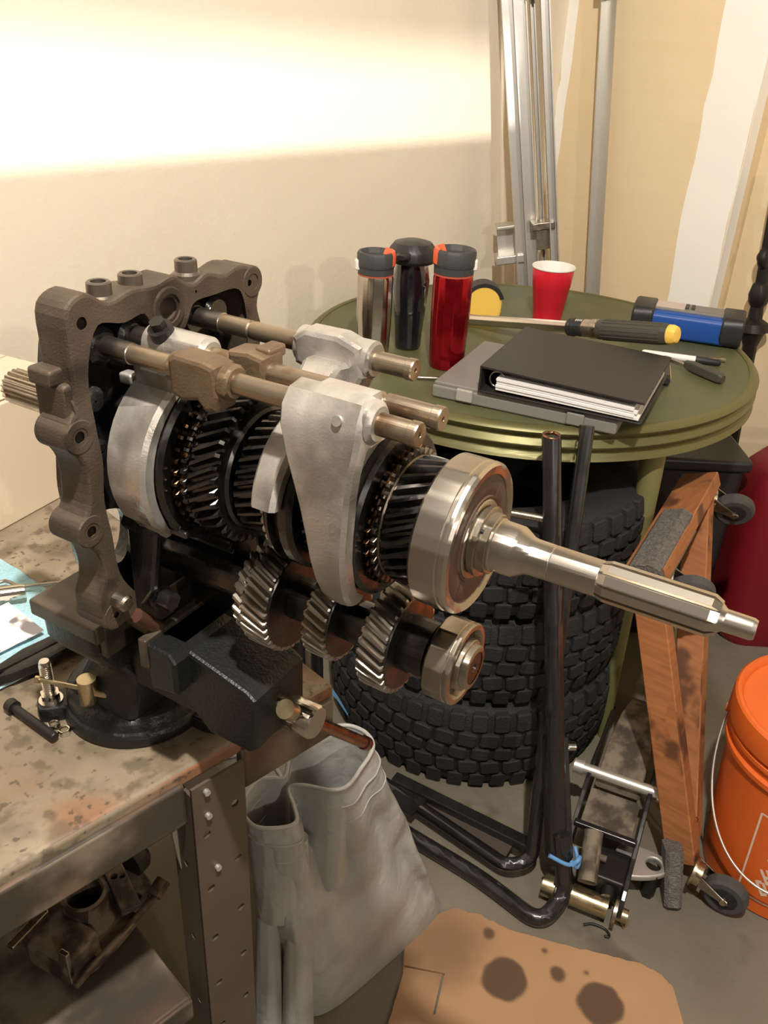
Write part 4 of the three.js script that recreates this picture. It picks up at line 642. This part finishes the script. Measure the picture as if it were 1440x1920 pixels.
// ------------------------------------------------------------------ bucket
{
  M.orange = std({ color: lin(0.72, 0.135, 0.02), roughness: 0.42, bumpMap: rep(mottleT, 5), bumpScale: 0.0006 });
  const bx = 1.297, bz = -0.24, t = thing('bucket', 'orange plastic bucket with a snapped-on orange lid and wire handle', 'bucket', [bx, 0, bz]);
  part('bucket_body', lathe([[0, 0.003], [0.124, 0.0], [0.128, 0.004], [0.1435, 0.275], [0.1505, 0.279], [0.151, 0.288], [0.145, 0.291], [0.1455, 0.305], [0.1515, 0.308], [0.152, 0.316], [0.146, 0.319], [0.147, 0.345], [0.14, 0.345], [0.126, 0.02], [0, 0.016]], 80), M.orange, t);
  part('lid', lathe([[0.146, 0.325], [0.1545, 0.326], [0.156, 0.334], [0.1555, 0.36], [0.1545, 0.37], [0.151, 0.3735], [0.146, 0.374], [0.1425, 0.371], [0.1395, 0.362], [0.134, 0.359], [0.11, 0.3605], [0.1, 0.3625], [0, 0.3625]], 80), M.orange, t);
  part('paint_spot', extrude(smoothLoop([[-0.03, -0.004], [-0.012, -0.012], [0.014, -0.01], [0.03, 0.002], [0.012, 0.012], [-0.014, 0.009]], 5), 0.0012).rotateX(-PI / 2).rotateY(0.2).translate(-0.09, 0.3612, -0.05), std({ color: lin(0.55, 0.46, 0.34), roughness: 0.7 }), t);
  const e = V(-0.18, 0, -0.984), cm = V(-0.984, 0, 0.18), pts = []; // ear direction and the side facing the camera
  for (let i = 0; i <= 24; i++) { const a = PI * i / 24; const rad = 0.1535 + 0.004 * Math.sin(a); pts.push(V(0, 0, 0).addScaledVector(e, Math.cos(a) * rad).addScaledVector(cm, Math.sin(a) * rad).setY(0.298 - 0.205 * Math.pow(Math.sin(a), 0.9))); }
  part('wire_handle', tube(pts, 0.0022, 80, 8), M.extrusion, t);
  for (const s of [1, -1]) part('ear', cylBetween(e.clone().multiplyScalar(s * 0.142).setY(0.298), e.clone().multiplyScalar(s * 0.1575).setY(0.298), 0.011, 20), M.orange, t);
  // printed panel: outlined square set on its corner with slanted block lettering, moulded to the wall of the bucket
  const lt = []; const wallR = y => 0.128 + (0.1435 - 0.128) * (y - 0.004) / 0.271 + 0.0006;
  const a0 = Math.atan2(0.52, -0.84); // centre of the print round the bucket
  const on = (u, y) => { const a = a0 - u / 0.138; return V(wallR(y) * Math.cos(a), y, wallR(y) * Math.sin(a)); };
  const quad = (pl) => { // polygon strip in print coordinates, four corners, subdivided
    const n = 8, rows = []; for (let i = 0; i <= n; i++) { const k = i / n; const A = [pl[0][0] + (pl[1][0] - pl[0][0]) * k, pl[0][1] + (pl[1][1] - pl[0][1]) * k], B = [pl[3][0] + (pl[2][0] - pl[3][0]) * k, pl[3][1] + (pl[2][1] - pl[3][1]) * k]; rows.push([on(A[0], A[1]), on(B[0], B[1])]); }
    const pos = []; for (let i = 0; i < n; i++) { const [a, b] = rows[i], [c, d] = rows[i + 1]; pos.push(...a, ...b, ...d, ...a, ...d, ...c); }
    const g = new THREE.BufferGeometry(); g.setAttribute('position', new THREE.Float32BufferAttribute(pos, 3)); g.computeVertexNormals(); return g; };
  const S = 0.19, x0 = -0.095, y0 = 0.035, lw = 0.0035;
  const line = (a, b) => { const d = [b[0] - a[0], b[1] - a[1]], l = Math.hypot(...d), n = [-d[1] / l * lw / 2, d[0] / l * lw / 2]; return quad([[a[0] + n[0], a[1] + n[1]], [b[0] + n[0], b[1] + n[1]], [b[0] - n[0], b[1] - n[1]], [a[0] - n[0], a[1] - n[1]]]); };
  lt.push(line([x0, y0], [x0, y0 + S]), line([x0, y0 + S], [x0 + S, y0 + S]), line([x0 + S, y0 + S], [x0 + S, y0]), line([x0 + S, y0], [x0, y0]));
  // THE / HOME / DEPOT in slanted strokes rising to the right
  const gl = { T: [[0, 4, 3, 5], [1, 0, 2, 4]], H: [[0, 0, 1, 5], [2, 0, 3, 5], [1, 2, 2, 3]], E: [[0, 0, 1, 5], [1, 0, 3, 1], [1, 2, 2.6, 3], [1, 4, 3, 5]], O: [[0, 0, 1, 5], [2, 0, 3, 5], [1, 0, 2, 1], [1, 4, 2, 5]], M: [[0, 0, 1, 5], [3, 0, 4, 5], [1, 3, 1.6, 5], [2.4, 3, 3, 5], [1.5, 2, 2.5, 4]], D: [[0, 0, 1, 5], [2, 0.6, 3, 4.4], [1, 0, 2.2, 1], [1, 4, 2.2, 5]], P: [[0, 0, 1, 5], [2, 2, 3, 5], [1, 2, 2, 3], [1, 4, 2, 5]] };
  const words = [['THE', 0.008, 0.118, 0.0058], ['HOME', 0.002, 0.064, 0.0064], ['DEPOT', 0.0, 0.012, 0.0064]];
  const A = 0.56, ca = Math.cos(A), sa = Math.sin(A);
  for (const [w, ox, oy, u] of words) { let cx = ox; for (const ch of w) { for (const [l, b, r, tp] of gl[ch]) lt.push(quad([[l, b], [r, b], [r, tp], [l, tp]].map(([px, py]) => { const X = cx + px * u, Y = py * u * 1.25; return [x0 + 0.012 + (X * ca - Y * sa) * 0.82 + oy * 0.0 + 0.028, y0 + 0.01 + oy * 0.55 + (X * sa + Y * ca) * 0.82]; }))); cx += (ch === 'M' ? 5 : 4) * u; } }
  part('printed_logo', lt, std({ color: lin(0.8, 0.62, 0.5), roughness: 0.6, side: THREE.DoubleSide }), t);
}

// ------------------------------------------------------------------ bag, cardboard, floor scraps
{
  M.vinylBag = std({ map: tex(512, 512, (u, v) => mix3([146, 145, 141], [182, 180, 175], fbm(u, v, 5, 5, 181)), [3]), roughness: 0.38, bumpMap: rep(mottleT, 5), bumpScale: 0.004, side: THREE.DoubleSide });
  const t = thing('vinyl_bag', 'slumped grey vinyl bag with a hemmed open mouth standing on the floor', 'bag', [0.6, 0, -0.62]);
  // mouth and base outlines as matching loops; base sits on the floor, the mouth opens up and back, with a fold between two lobes
  const N = 96, rings = [], M1 = [];
  const base = k => { const a = k * 2 * PI, c = Math.cos(a), s = Math.sin(a); return V(0.035 + 0.15 * Math.sign(c) * Math.pow(Math.abs(c), 0.4), 0.002, -0.01 + 0.055 * Math.sign(s) * Math.pow(Math.abs(s), 0.5)); };
  const mouth = k => { const a = k * 2 * PI, c = Math.cos(a), s = Math.sin(a); const two = 1 - 0.45 * Math.exp(-Math.pow((c + 0.25) / 0.2, 2)); return V(-0.083 + 0.098 * c, 0.472 - 0.006 * s - 0.022 * sst(0.1, -0.3, c), -0.008 + 0.046 * s * two); };
  const ang = k => k;
  for (let j = 0; j <= 40; j++) { const v = j / 40, r = []; for (let i = 0; i < N; i++) { const k = i / N, b = base(k), m = mouth(k), p = b.lerp(m, v); const a = k * 2 * PI;
      const fold = 0.03 * Math.sin(v * PI * 0.9) * perlin.noise(k * 9, v * 1.6 + k * 4, 1) + 0.014 * perlin.noise(k * 14 + v * 3, v * 5, 7) * Math.sin(v * PI);
      const crease = -0.04 * Math.exp(-Math.pow((p.x + 0.105 - 0.11 * (1 - v)) / 0.018, 2)) * sst(0.05, 1, v) * (Math.sin(a) > 0 ? 1 : -0.2) * Math.min(1, Math.abs(Math.sin(a)) * 2);
      p.z += fold * Math.sign(Math.sin(a) || 1) + crease; p.x += 0.012 * perlin.noise(k * 6, v * 3, 12) * Math.sin(v * PI); const hem = v > 0.985 ? 0.003 : (v > 0.90 && v < 0.93 ? 0.003 : 0); p.z += hem * Math.sign(Math.sin(a)); r.push(p); } rings.push(r); }
  for (let j = 0; j <= 14; j++) { const v = j / 14, top = rings[40], r = []; for (let i = 0; i < N; i++) { const p = top[i].clone(), c = V(-0.08, p.y, -0.008); p.lerp(c, 0.02 + 0.10 * v); p.y = top[i].y - 0.2 * v; r.push(p); } M1.push(r); }
  part('bag_body', loft([...M1.reverse(), ...rings.slice().reverse()], 1.2, true, true), M.vinylBag, t);
  const hem = (j, r) => tube([...rings[j], rings[j][0]].filter((_, i) => i % 2 === 0).map(p => p.clone()), r, 160, 6);
  part('mouth_hem', hem(40, 0.003), M.vinylBag, t); part('hem_seam', hem(37, 0.0016), M.vinylBag, t); part('hem_seam', hem(34, 0.0013), M.vinylBag, t);
  const p2 = []; // slack folds on the left side of the bag
  for (const [x, z, w, h] of [[-0.135, 0.03, 0.05, 0.38], [-0.165, 0.0, 0.045, 0.33]]) p2.push(loft([[0, 1], [0.3, 0.9], [0.7, 0.75], [1, 0.5]].map(([v, k]) => { const o = []; for (let i = 0; i < 16; i++) { const a = i / 16 * 2 * PI; o.push(V(x + v * 0.02 + w * 0.5 * k * Math.cos(a), 0.003 + h * v, z + 0.022 * k * Math.sin(a) - 0.02 * v)); } return o; }), 1));
  part('side_fold', p2[0], M.vinylBag, t); part('side_fold', p2[1], M.vinylBag, t);
}
{
  const spots = [[0.754, -0.432, 0.036], [0.834, -0.306, 0.036], [0.823, -0.38, 0.014], [0.795, -0.501, 0.01], [0.86, -0.35, 0.006], [0.84, -0.42, 0.006]];
  const card = tex(512, 512, (u, v) => { const x = u * 0.8 + 0.4, z = -(v * 0.8) - 0.0; const wob = 0.006 * (vnoise(u, v, 18, 191) - 0.5) + 0.004 * (vnoise(u, v, 60, 193) - 0.5);
    let c = mix3([158, 122, 90], [174, 138, 104], fbm(u, v, 5, 5, 187)); 
    for (const [sx, sz, r] of spots) { const d = Math.hypot(x - sx, z - sz) + wob; c = mix3(c, [74, 56, 42], sst(r + 0.003, r - 0.006, d) * 0.85); }
    c = mix3(c, [108, 82, 58], sst(0.09, 0.02, Math.hypot((x - 0.73) * 0.8, z + 0.535) + wob * 3) * 0.6); return c; }, [1 / 0.8, -1 / 0.8]);
  card.offset.set(-0.4 / 0.8, 0);
  const t = thing('cardboard_sheet', 'oil-spotted brown cardboard sheet lying on the concrete floor', 'cardboard', [0, 0.001, 0]);
  const out = [[0.55, 0.44], [0.56, 0.5], [0.64, 0.545], [0.7, 0.6], [0.79, 0.572], [0.812, 0.53], [0.826, 0.486], [0.87, 0.41], [0.905, 0.356], [0.94, 0.302], [0.948, 0.27], [0.944, 0.245], [0.89, 0.19], [0.8, 0.15], [0.65, 0.3]];
  const pl = []; for (let i = 0; i < out.length; i++) { const a = out[i], b = out[(i + 1) % out.length]; for (let k = 0; k < 6; k++) { const q = k / 6, j = 0.0035 * perlin.noise(i * 3.1 + q * 4, 2, 5); pl.push([a[0] + (b[0] - a[0]) * q + j, a[1] + (b[1] - a[1]) * q + j]); } }
  const slot = [[0.65, 0.553], [0.687, 0.5045], [0.63, 0.47], [0.632, 0.467], [0.691, 0.502], [0.653, 0.556]];
  const g = extrude(pl, 0.004, 0, [slot]); g.rotateX(-PI / 2); part('sheet', g, new THREE.MeshStandardMaterial({ map: card, roughness: 0.9 }), t);
}
{
  const t = thing('dry_leaf', 'small dry curled leaf on the concrete in front of the jack', 'leaf', [0.986, 0.001, -0.363], 0.5);
  const rg = []; for (let i = 0; i <= 8; i++) { const k = i / 8, w = 0.008 * Math.sin(PI * Math.min(1, k * 1.02)) + 0.0004; rg.push([V(-0.014 + 0.028 * k, 0.003 + 0.004 * Math.sin(k * 5), -w), V(-0.014 + 0.028 * k, 0.0015, 0), V(-0.014 + 0.028 * k, 0.005 * Math.sin(k * 3), w), V(-0.014 + 0.028 * k, 0.0008, 0)]); }
  part('blade', loft(rg, 0.6), std({ color: lin(0.16, 0.1, 0.055), roughness: 0.8 }), t);
  const c = thing('hooked_wire', 'short bent dark wire on the floor under the jack axle', 'wire', [0.93, 0.003, -0.405]); part('wire', tube([[0, 0, 0], [0.012, 0.001, 0.01], [0.02, 0, 0.03], [0.014, 0, 0.042], [0.008, 0, 0.036]], 0.0022, 24, 8), M.blackBolt, c);
}
{
  const c = thing('power_cable', 'grey cable looping over the floor between the bench and the bag', 'cable', [0.72, 0.0055, -1.05]);
  part('cable', tube([[-0.3, 0, -0.2], [-0.08, 0, -0.09], [0.024, 0, -0.03], [0.034, 0, 0.035], [0.01, 0, 0.08], [-0.05, 0, 0.13], [-0.2, 0, 0.16]], 0.005, 60, 10), M.greyPlastic, c);
}
{ // red container and black tote at the far right
  const t = thing('fuel_can', 'large dark red plastic fuel can behind the orange bucket', 'fuel can', [2.035, 0, -0.56], -PI / 4);
  M.redCan = std({ color: lin(0.2, 0.006, 0.012), roughness: 0.5 });
  part('can_body', [loft([[0, 0.9], [0.02, 0.97], [0.1, 1.0], [0.25, 1.03], [0.38, 1.0], [0.44, 0.93], [0.475, 0.78], [0.485, 0.6]].map(([y, k]) => rect(0.4 * k, 0.2 * k, 0.06 * k, 6).map(p => V(p[0], y, p[1]))), 0.8)], M.redCan, t);
  part('grip_handle', bentTube([[-0.08, 0.47, 0], [-0.07, 0.54, 0], [0.07, 0.54, 0], [0.08, 0.47, 0]], 0.014, 0.03), M.redCan, t);
  part('filler_cap', mv(lathe([[0, 0], [0.03, 0], [0.032, 0.004], [0.032, 0.03], [0.028, 0.034], [0, 0.034]], 32), 0.13, 0.46, 0.02), M.blackPlastic, t);
  const b = thing('storage_tote', 'black plastic storage tote on the floor between the dolly and the red can', 'tote', [1.79, 0, -0.82], -PI / 4);
  part('tote_body', loft([[0, 0.92], [0.01, 0.94], [0.46, 1]].map(([y, k]) => rect(0.26 * k, 0.15 * k, 0.03, 4).map(p => V(p[0], y, p[1]))), 0.5), M.blackPlastic, b); 
  part('tote_lid', [box(0.272, 0.03, 0.162, 0, 0.477, 0, 0.01)], M.blackPlastic, b);
  const d = thing('drink_bottle', 'empty dimpled clear bottle standing behind the dolly boards', 'bottle', [1.495, 0, -0.565]);
  part('bottle_wall', lathe([[0, 0.002], [0.03, 0.0], [0.034, 0.01], [0.034, 0.04], [0.031, 0.05], [0.034, 0.06], [0.034, 0.13], [0.026, 0.17], [0.013, 0.2], [0.013, 0.215]], 32), phy({ color: lin(0.35, 0.33, 0.3), roughness: 0.15, transmission: 0.7, thickness: 0, bumpMap: rep(mottleT, 6), bumpScale: 0.006, side: THREE.DoubleSide }), d); part('cap', mv(lathe([[0, 0], [0.015, 0], [0.015, 0.014], [0, 0.015]], 24), 0, 0.21, 0), M.blackPlastic, d);
  const w = thing('wood_offcut', 'pale wood offcut on end between the dolly boards', 'wood offcut', [1.5, 0, -0.62]); part('block', loft([[0, 0.05], [0.18, 0.045], [0.26, 0.008]].map(([y, k]) => rect(k, 0.02, 0.002, 1).map(p => V(p[0], y, p[1]))), 0.3), std({ color: lin(0.4, 0.38, 0.27), roughness: 0.8 }), w);
}

// ------------------------------------------------------------------ things on and under the bench
{
  M.towelBlue = std({ map: tex(256, 256, (u, v) => mix3([150, 198, 214], [196, 226, 232], fbm(u, v, 6, 5, 201)), [4]), roughness: 0.95, bumpMap: rep(grainT, 18), bumpScale: 0.002 });
  const cloth = (x0, x1, z0, z1, y, amp, sx, n = 28) => { const rg = []; for (let i = 0; i <= n; i++) { const r = []; for (let k = 0; k <= n; k++) { const x = x0 + (x1 - x0) * i / n, z = z0 + (z1 - z0) * k / n; r.push(V(x, y + amp * (0.5 + 0.5 * perlin.noise(x * 14 + sx, z * 14, 1)) + amp * 0.4 * perlin.noise(x * 40, z * 40, sx), z)); } rg.push(r); }
    const bt = rg.map(r => r.map(p => p.clone().setY(p.y - 0.0014)).reverse()); return loft(rg.map((r, i) => [...r, ...bt[i]]), 0.7); };
  const tw = thing('shop_towel', 'pale blue shop towel spread flat beside the vise', 'towel', [0.18, BY + 0.002, -0.79], 0.15); part('cloth', cloth(-0.22, 0.13, -0.16, 0.085, 0, 0.004, 3), M.towelBlue, tw);
  const wt = thing('paper_towel', 'oil-specked white paper towel folded on the blue one', 'paper towel', [0.2, BY + 0.009, -0.782], 0.1);
  part('sheet', cloth(-0.1, 0.062, -0.042, 0.03, 0, 0.003, 9, 16), std({ map: tex(256, 256, (u, v) => mix3([240, 238, 236], [120, 116, 116], sst(0.66, 0.72, fbm(u, v, 9, 3, 211))), [4]), roughness: 0.95 }), wt);
  const br = thing('breaker_bar', 'chrome tube wrench lying across the blue towel', 'wrench', [0.06, BY + 0.019, -0.93]); br.quaternion.setFromUnitVectors(V(1, 0, 0), V(0.9, 0, 0.43).normalize());
  part('tube', latheX([[0, 0], [0, 0.0085], [0.235, 0.0085], [0.24, 0.0075], [0.24, 0]], 28), M.chrome, br);
  const rd = thing('thin_hook_rod', 'thin steel hook rod beyond the chrome tube', 'rod', [0.25, BY + 0.013, -0.875]); part('rod', tube([[-0.1, 0, -0.06], [0.0, 0, 0.0], [0.02, 0.001, 0.008], [0.03, 0, 0.028], [0.065, 0.001, 0.05], [0.1, 0, 0.066]], 0.0022, 40, 8), M.steelDull, rd);
  const pl = thing('pliers', 'pair of dark locking pliers lying by the vise base', 'pliers', [0.195, BY + 0.012, -0.712], 0.12);
  for (const [z, s] of [[0.004, 1], [-0.008, -1]]) part('handle', loft([[0, 0.003], [0.012, 0.008], [0.04, 0.0125], [0.075, 0.011], [0.1, 0.01]].map(([x, w]) => rect(w * 1.3, 0.012, 0.003, 2).map(p => V(x, p[1] + s * 0.001, z + p[0] + s * 0.004 * Math.sin(x * 30)))), 0.6), M.blackBolt, pl);
  part('jaw', [box(0.04, 0.014, 0.026, 0.112, 0, -0.002, 0.004), cylBetween([0.1, -0.009, -0.002], [0.1, 0.01, -0.002], 0.007, 18)], M.blackBolt, pl);
  const tb = thing('long_bolt', 'long black cap screw lying by the vise base', 'bolt', [0.194, BY + 0.007, -0.668]); tb.quaternion.setFromUnitVectors(V(1, 0, 0), V(0.18, 0, 0.97).normalize());
  part('bolt_shank', latheX([[0, 0], [0, 0.0042], [0.06, 0.0042], [0.061, 0.0036], [0.061, 0]], 20), M.blackBolt, tb); part('bolt_head', latheX([[-0.009, 0], [-0.009, 0.0022], [-0.009, 0.006], [-0.008, 0.0068], [0, 0.0068], [0, 0]], 24), M.blackBolt, tb);
  const nut = (x, z, a, l) => { const n = thing('hex_nut', l, 'nut', [x, BY, z], a, 'loose nuts by the vise base'); const g = extrude([0, 1, 2, 3, 4, 5].map(i => [0.006 * Math.cos(i * PI / 3), 0.006 * Math.sin(i * PI / 3)]), 0.006, 0.0008, [[0, 0, 0.0032]]); g.rotateX(-PI / 2); part('nut_body', g, M.chrome, n); };
  nut(0.2125, -0.6275, 0.3, 'loose hex nut touching the clamp lug, farther from the bench edge'); nut(0.2165, -0.6145, 0.8, 'loose hex nut nearer the bench edge, beside the black bolt');
  const bx = thing('cardboard_box', 'cream cardboard box standing behind the gearbox on the bench', 'box', [0.33, BY, -1.12], 0.35);
  M.creamCard = std({ color: lin(0.66, 0.56, 0.43), roughness: 0.85 });
  part('box_body', box(0.2, 0.16, 0.22, 0, 0.0805, 0, 0.002), M.creamCard, bx); part('flap', box(0.2, 0.002, 0.11, 0.0, 0.163, 0.05, 0.0008), M.creamCard, bx); part('flap', box(0.2, 0.002, 0.1, 0.0, 0.163, -0.058, 0.0008), M.creamCard, bx);
  const pb = thing('plastic_bag', 'crumpled clear plastic bag at the left edge behind the towel', 'plastic bag', [0.2, BY, -0.955]);
  const pr = []; for (let j = 0; j <= 14; j++) { const v = j / 14, r = []; for (let i = 0; i < 40; i++) { const a = i / 40 * 2 * PI, q = 0.085 * Math.sin(PI * (0.12 + 0.8 * v)) * (1 + 0.35 * perlin.noise(Math.cos(a) * 2.4, Math.sin(a) * 2.4 + v * 3, 4)); r.push(V(q * Math.cos(a) * 1.1, 0.004 + 0.15 * v, q * Math.sin(a))); } pr.push(r); }
  part('film', loft(pr, 0.25), phy({ color: lin(0.9, 0.88, 0.84), roughness: 0.25, transmission: 0.85, thickness: 0, side: THREE.DoubleSide }), pb);
}
{
  const t = thing('carburetor', 'old grimy carburettor body with an open round bore on the lower shelf', 'carburetor', [0.22, 0.405, -0.655], 0.35);
  M.grime = std({ map: tex(256, 256, (u, v) => mix3([120, 106, 91], [62, 52, 46], sst(0.35, 0.7, fbm(u, v, 6, 5, 221))), [8]), metalness: 0.3, roughness: 0.6 });
  part('bore_housing', lathe([[0.019, 0.03], [0.019, 0.058], [0.021, 0.06], [0.0245, 0.059], [0.025, 0.03], [0.03, 0.02], [0.03, 0.0], [0, 0]], 40), M.grime, t);
  part('flange_plate', extrude(smoothLoop([[-0.065, -0.02], [-0.055, -0.04], [0.045, -0.045], [0.07, -0.03], [0.075, 0.04], [0.05, 0.05], [-0.05, 0.04]], 4), 0.014, 0.002, [[0.058, 0.03, 0.006], [0.045, -0.03, 0.005], [-0.05, -0.025, 0.005]]).rotateX(-PI / 2).translate(0, 0.004, 0), M.grime, t);
  part('float_bowl', [box(0.05, 0.035, 0.06, -0.045, 0.03, 0.01, 0.008)], M.grime, t);
  part('mount_bracket', [extrude([[-0.004, -0.011], [0.085, -0.011], [0.085, 0.011], [-0.004, 0.011]], 0.008, 0.0015, [[0.012, 0.001, 0.005], [0.036, -0.003, 0.004], [0.04, 0.005, 0.003]]).rotateX(-PI / 2).rotateY(-2.094).translate(0.056, 0.044, -0.02), box(0.02, 0.04, 0.02, 0.03, 0.024, 0.022, 0.004)], M.grime, t);
  part('choke_cap', mv(lathe([[0, 0], [0.02, 0], [0.021, 0.004], [0.021, 0.016], [0.017, 0.022], [0, 0.023]], 28).rotateZ(-PI / 2), 0.068, 0.03, -0.002), M.blackBolt, t);
  part('throttle_shaft', [cylBetween([-0.07, 0.024, 0.048], [0.06, 0.024, 0.052], 0.004, 12), cylBetween([0.052, 0.024, 0.05], [0.07, 0.03, 0.05], 0.009, 16)], M.grime, t);
  part('linkage', box(0.006, 0.05, 0.012, -0.065, 0.04, 0.035, 0.002), M.steelDull, t); part('linkage', box(0.05, 0.005, 0.01, -0.06, 0.06, -0.02, 0.002), M.steelDull, t);
  for (const [x, z] of [[0.03, 0.043], [-0.03, 0.043], [0.055, -0.01]]) part('screw_head', mv(new THREE.CylinderGeometry(0.005, 0.005, 0.006, 6), x, 0.02, z), M.zinc, t);
}

// ------------------------------------------------------------------ lamps out of the frame
{
  const glow = std({ color: 0xffffff, emissive: new THREE.Color(WARM), emissiveIntensity: 6 });
  const c = thing('ceiling_bulb', 'bare ceiling bulb in a white holder in the middle of the garage', 'lamp', [LAMP.fill[0], LAMP.fill[1], LAMP.fill[2]]);
  part('bulb', new THREE.SphereGeometry(0.032, 24, 16), glow, c); part('holder', mv(lathe([[0, 0.03], [0.02, 0.03], [0.024, 0.06], [0.05, 0.2], [0.055, 0.239], [0, 0.239]], 32), 0, 0, 0), M.white, c);
  const k = thing('ceiling_bulb', 'bare ceiling bulb above the end of the workbench', 'lamp', LAMP.key);
  part('bulb', new THREE.SphereGeometry(0.031, 24, 16), glow, k); part('holder', mv(lathe([[0, 0.03], [0.02, 0.03], [0.024, 0.06], [0.05, 0.2], [0.055, 0.269], [0, 0.269]], 32), 0, 0, 0), M.white, k);
  const s = thing('slot_lamp', 'boxed shop lamp with a long slot aimed at the back wall', 'lamp', LAMP.slot);
  part('bulb', new THREE.SphereGeometry(0.0045, 12, 8), glow, s);
  const top = SLOT.top, bot = SLOT.bot, d = 0.5;
  part('housing', [box(0.9, 0.006, 0.28, 0.1, 0.03 + 0.003, 0.1), box(0.9, 0.12, 0.006, 0.1, -0.02, 0.24), loft([[-d, 0.293], [0.2, -0.02 + 0.03]].map(([z, x]) => [[x, -0.25], [x + 0.004, -0.25], [x + 0.004, 0.03], [x, 0.03]].map(([q, y]) => V(q, y, z))), 0.2), loft([[-SLOT.td, -SLOT.td * top], [0.0, 0.03]].map(([z, y]) => [[-0.5, y], [0.7, y], [0.7, y + 0.004], [-0.5, y + 0.004]].map(([x, q]) => V(x, q, z))), 0.2), loft([[-d, -d * bot], [0.24, -0.1]].map(([z, y]) => [[-0.5, y], [0.8, y], [0.8, y - 0.004], [-0.5, y - 0.004]].map(([x, q]) => V(x, q, z))), 0.2)], M.blackPaint, s);
  part('hanger', cylBetween([0.1, 0.03, 0.1], [0.1, 0.35, 0.1], 0.008, 12), M.blackPaint, s);
}

renderer.render(scene, camera);
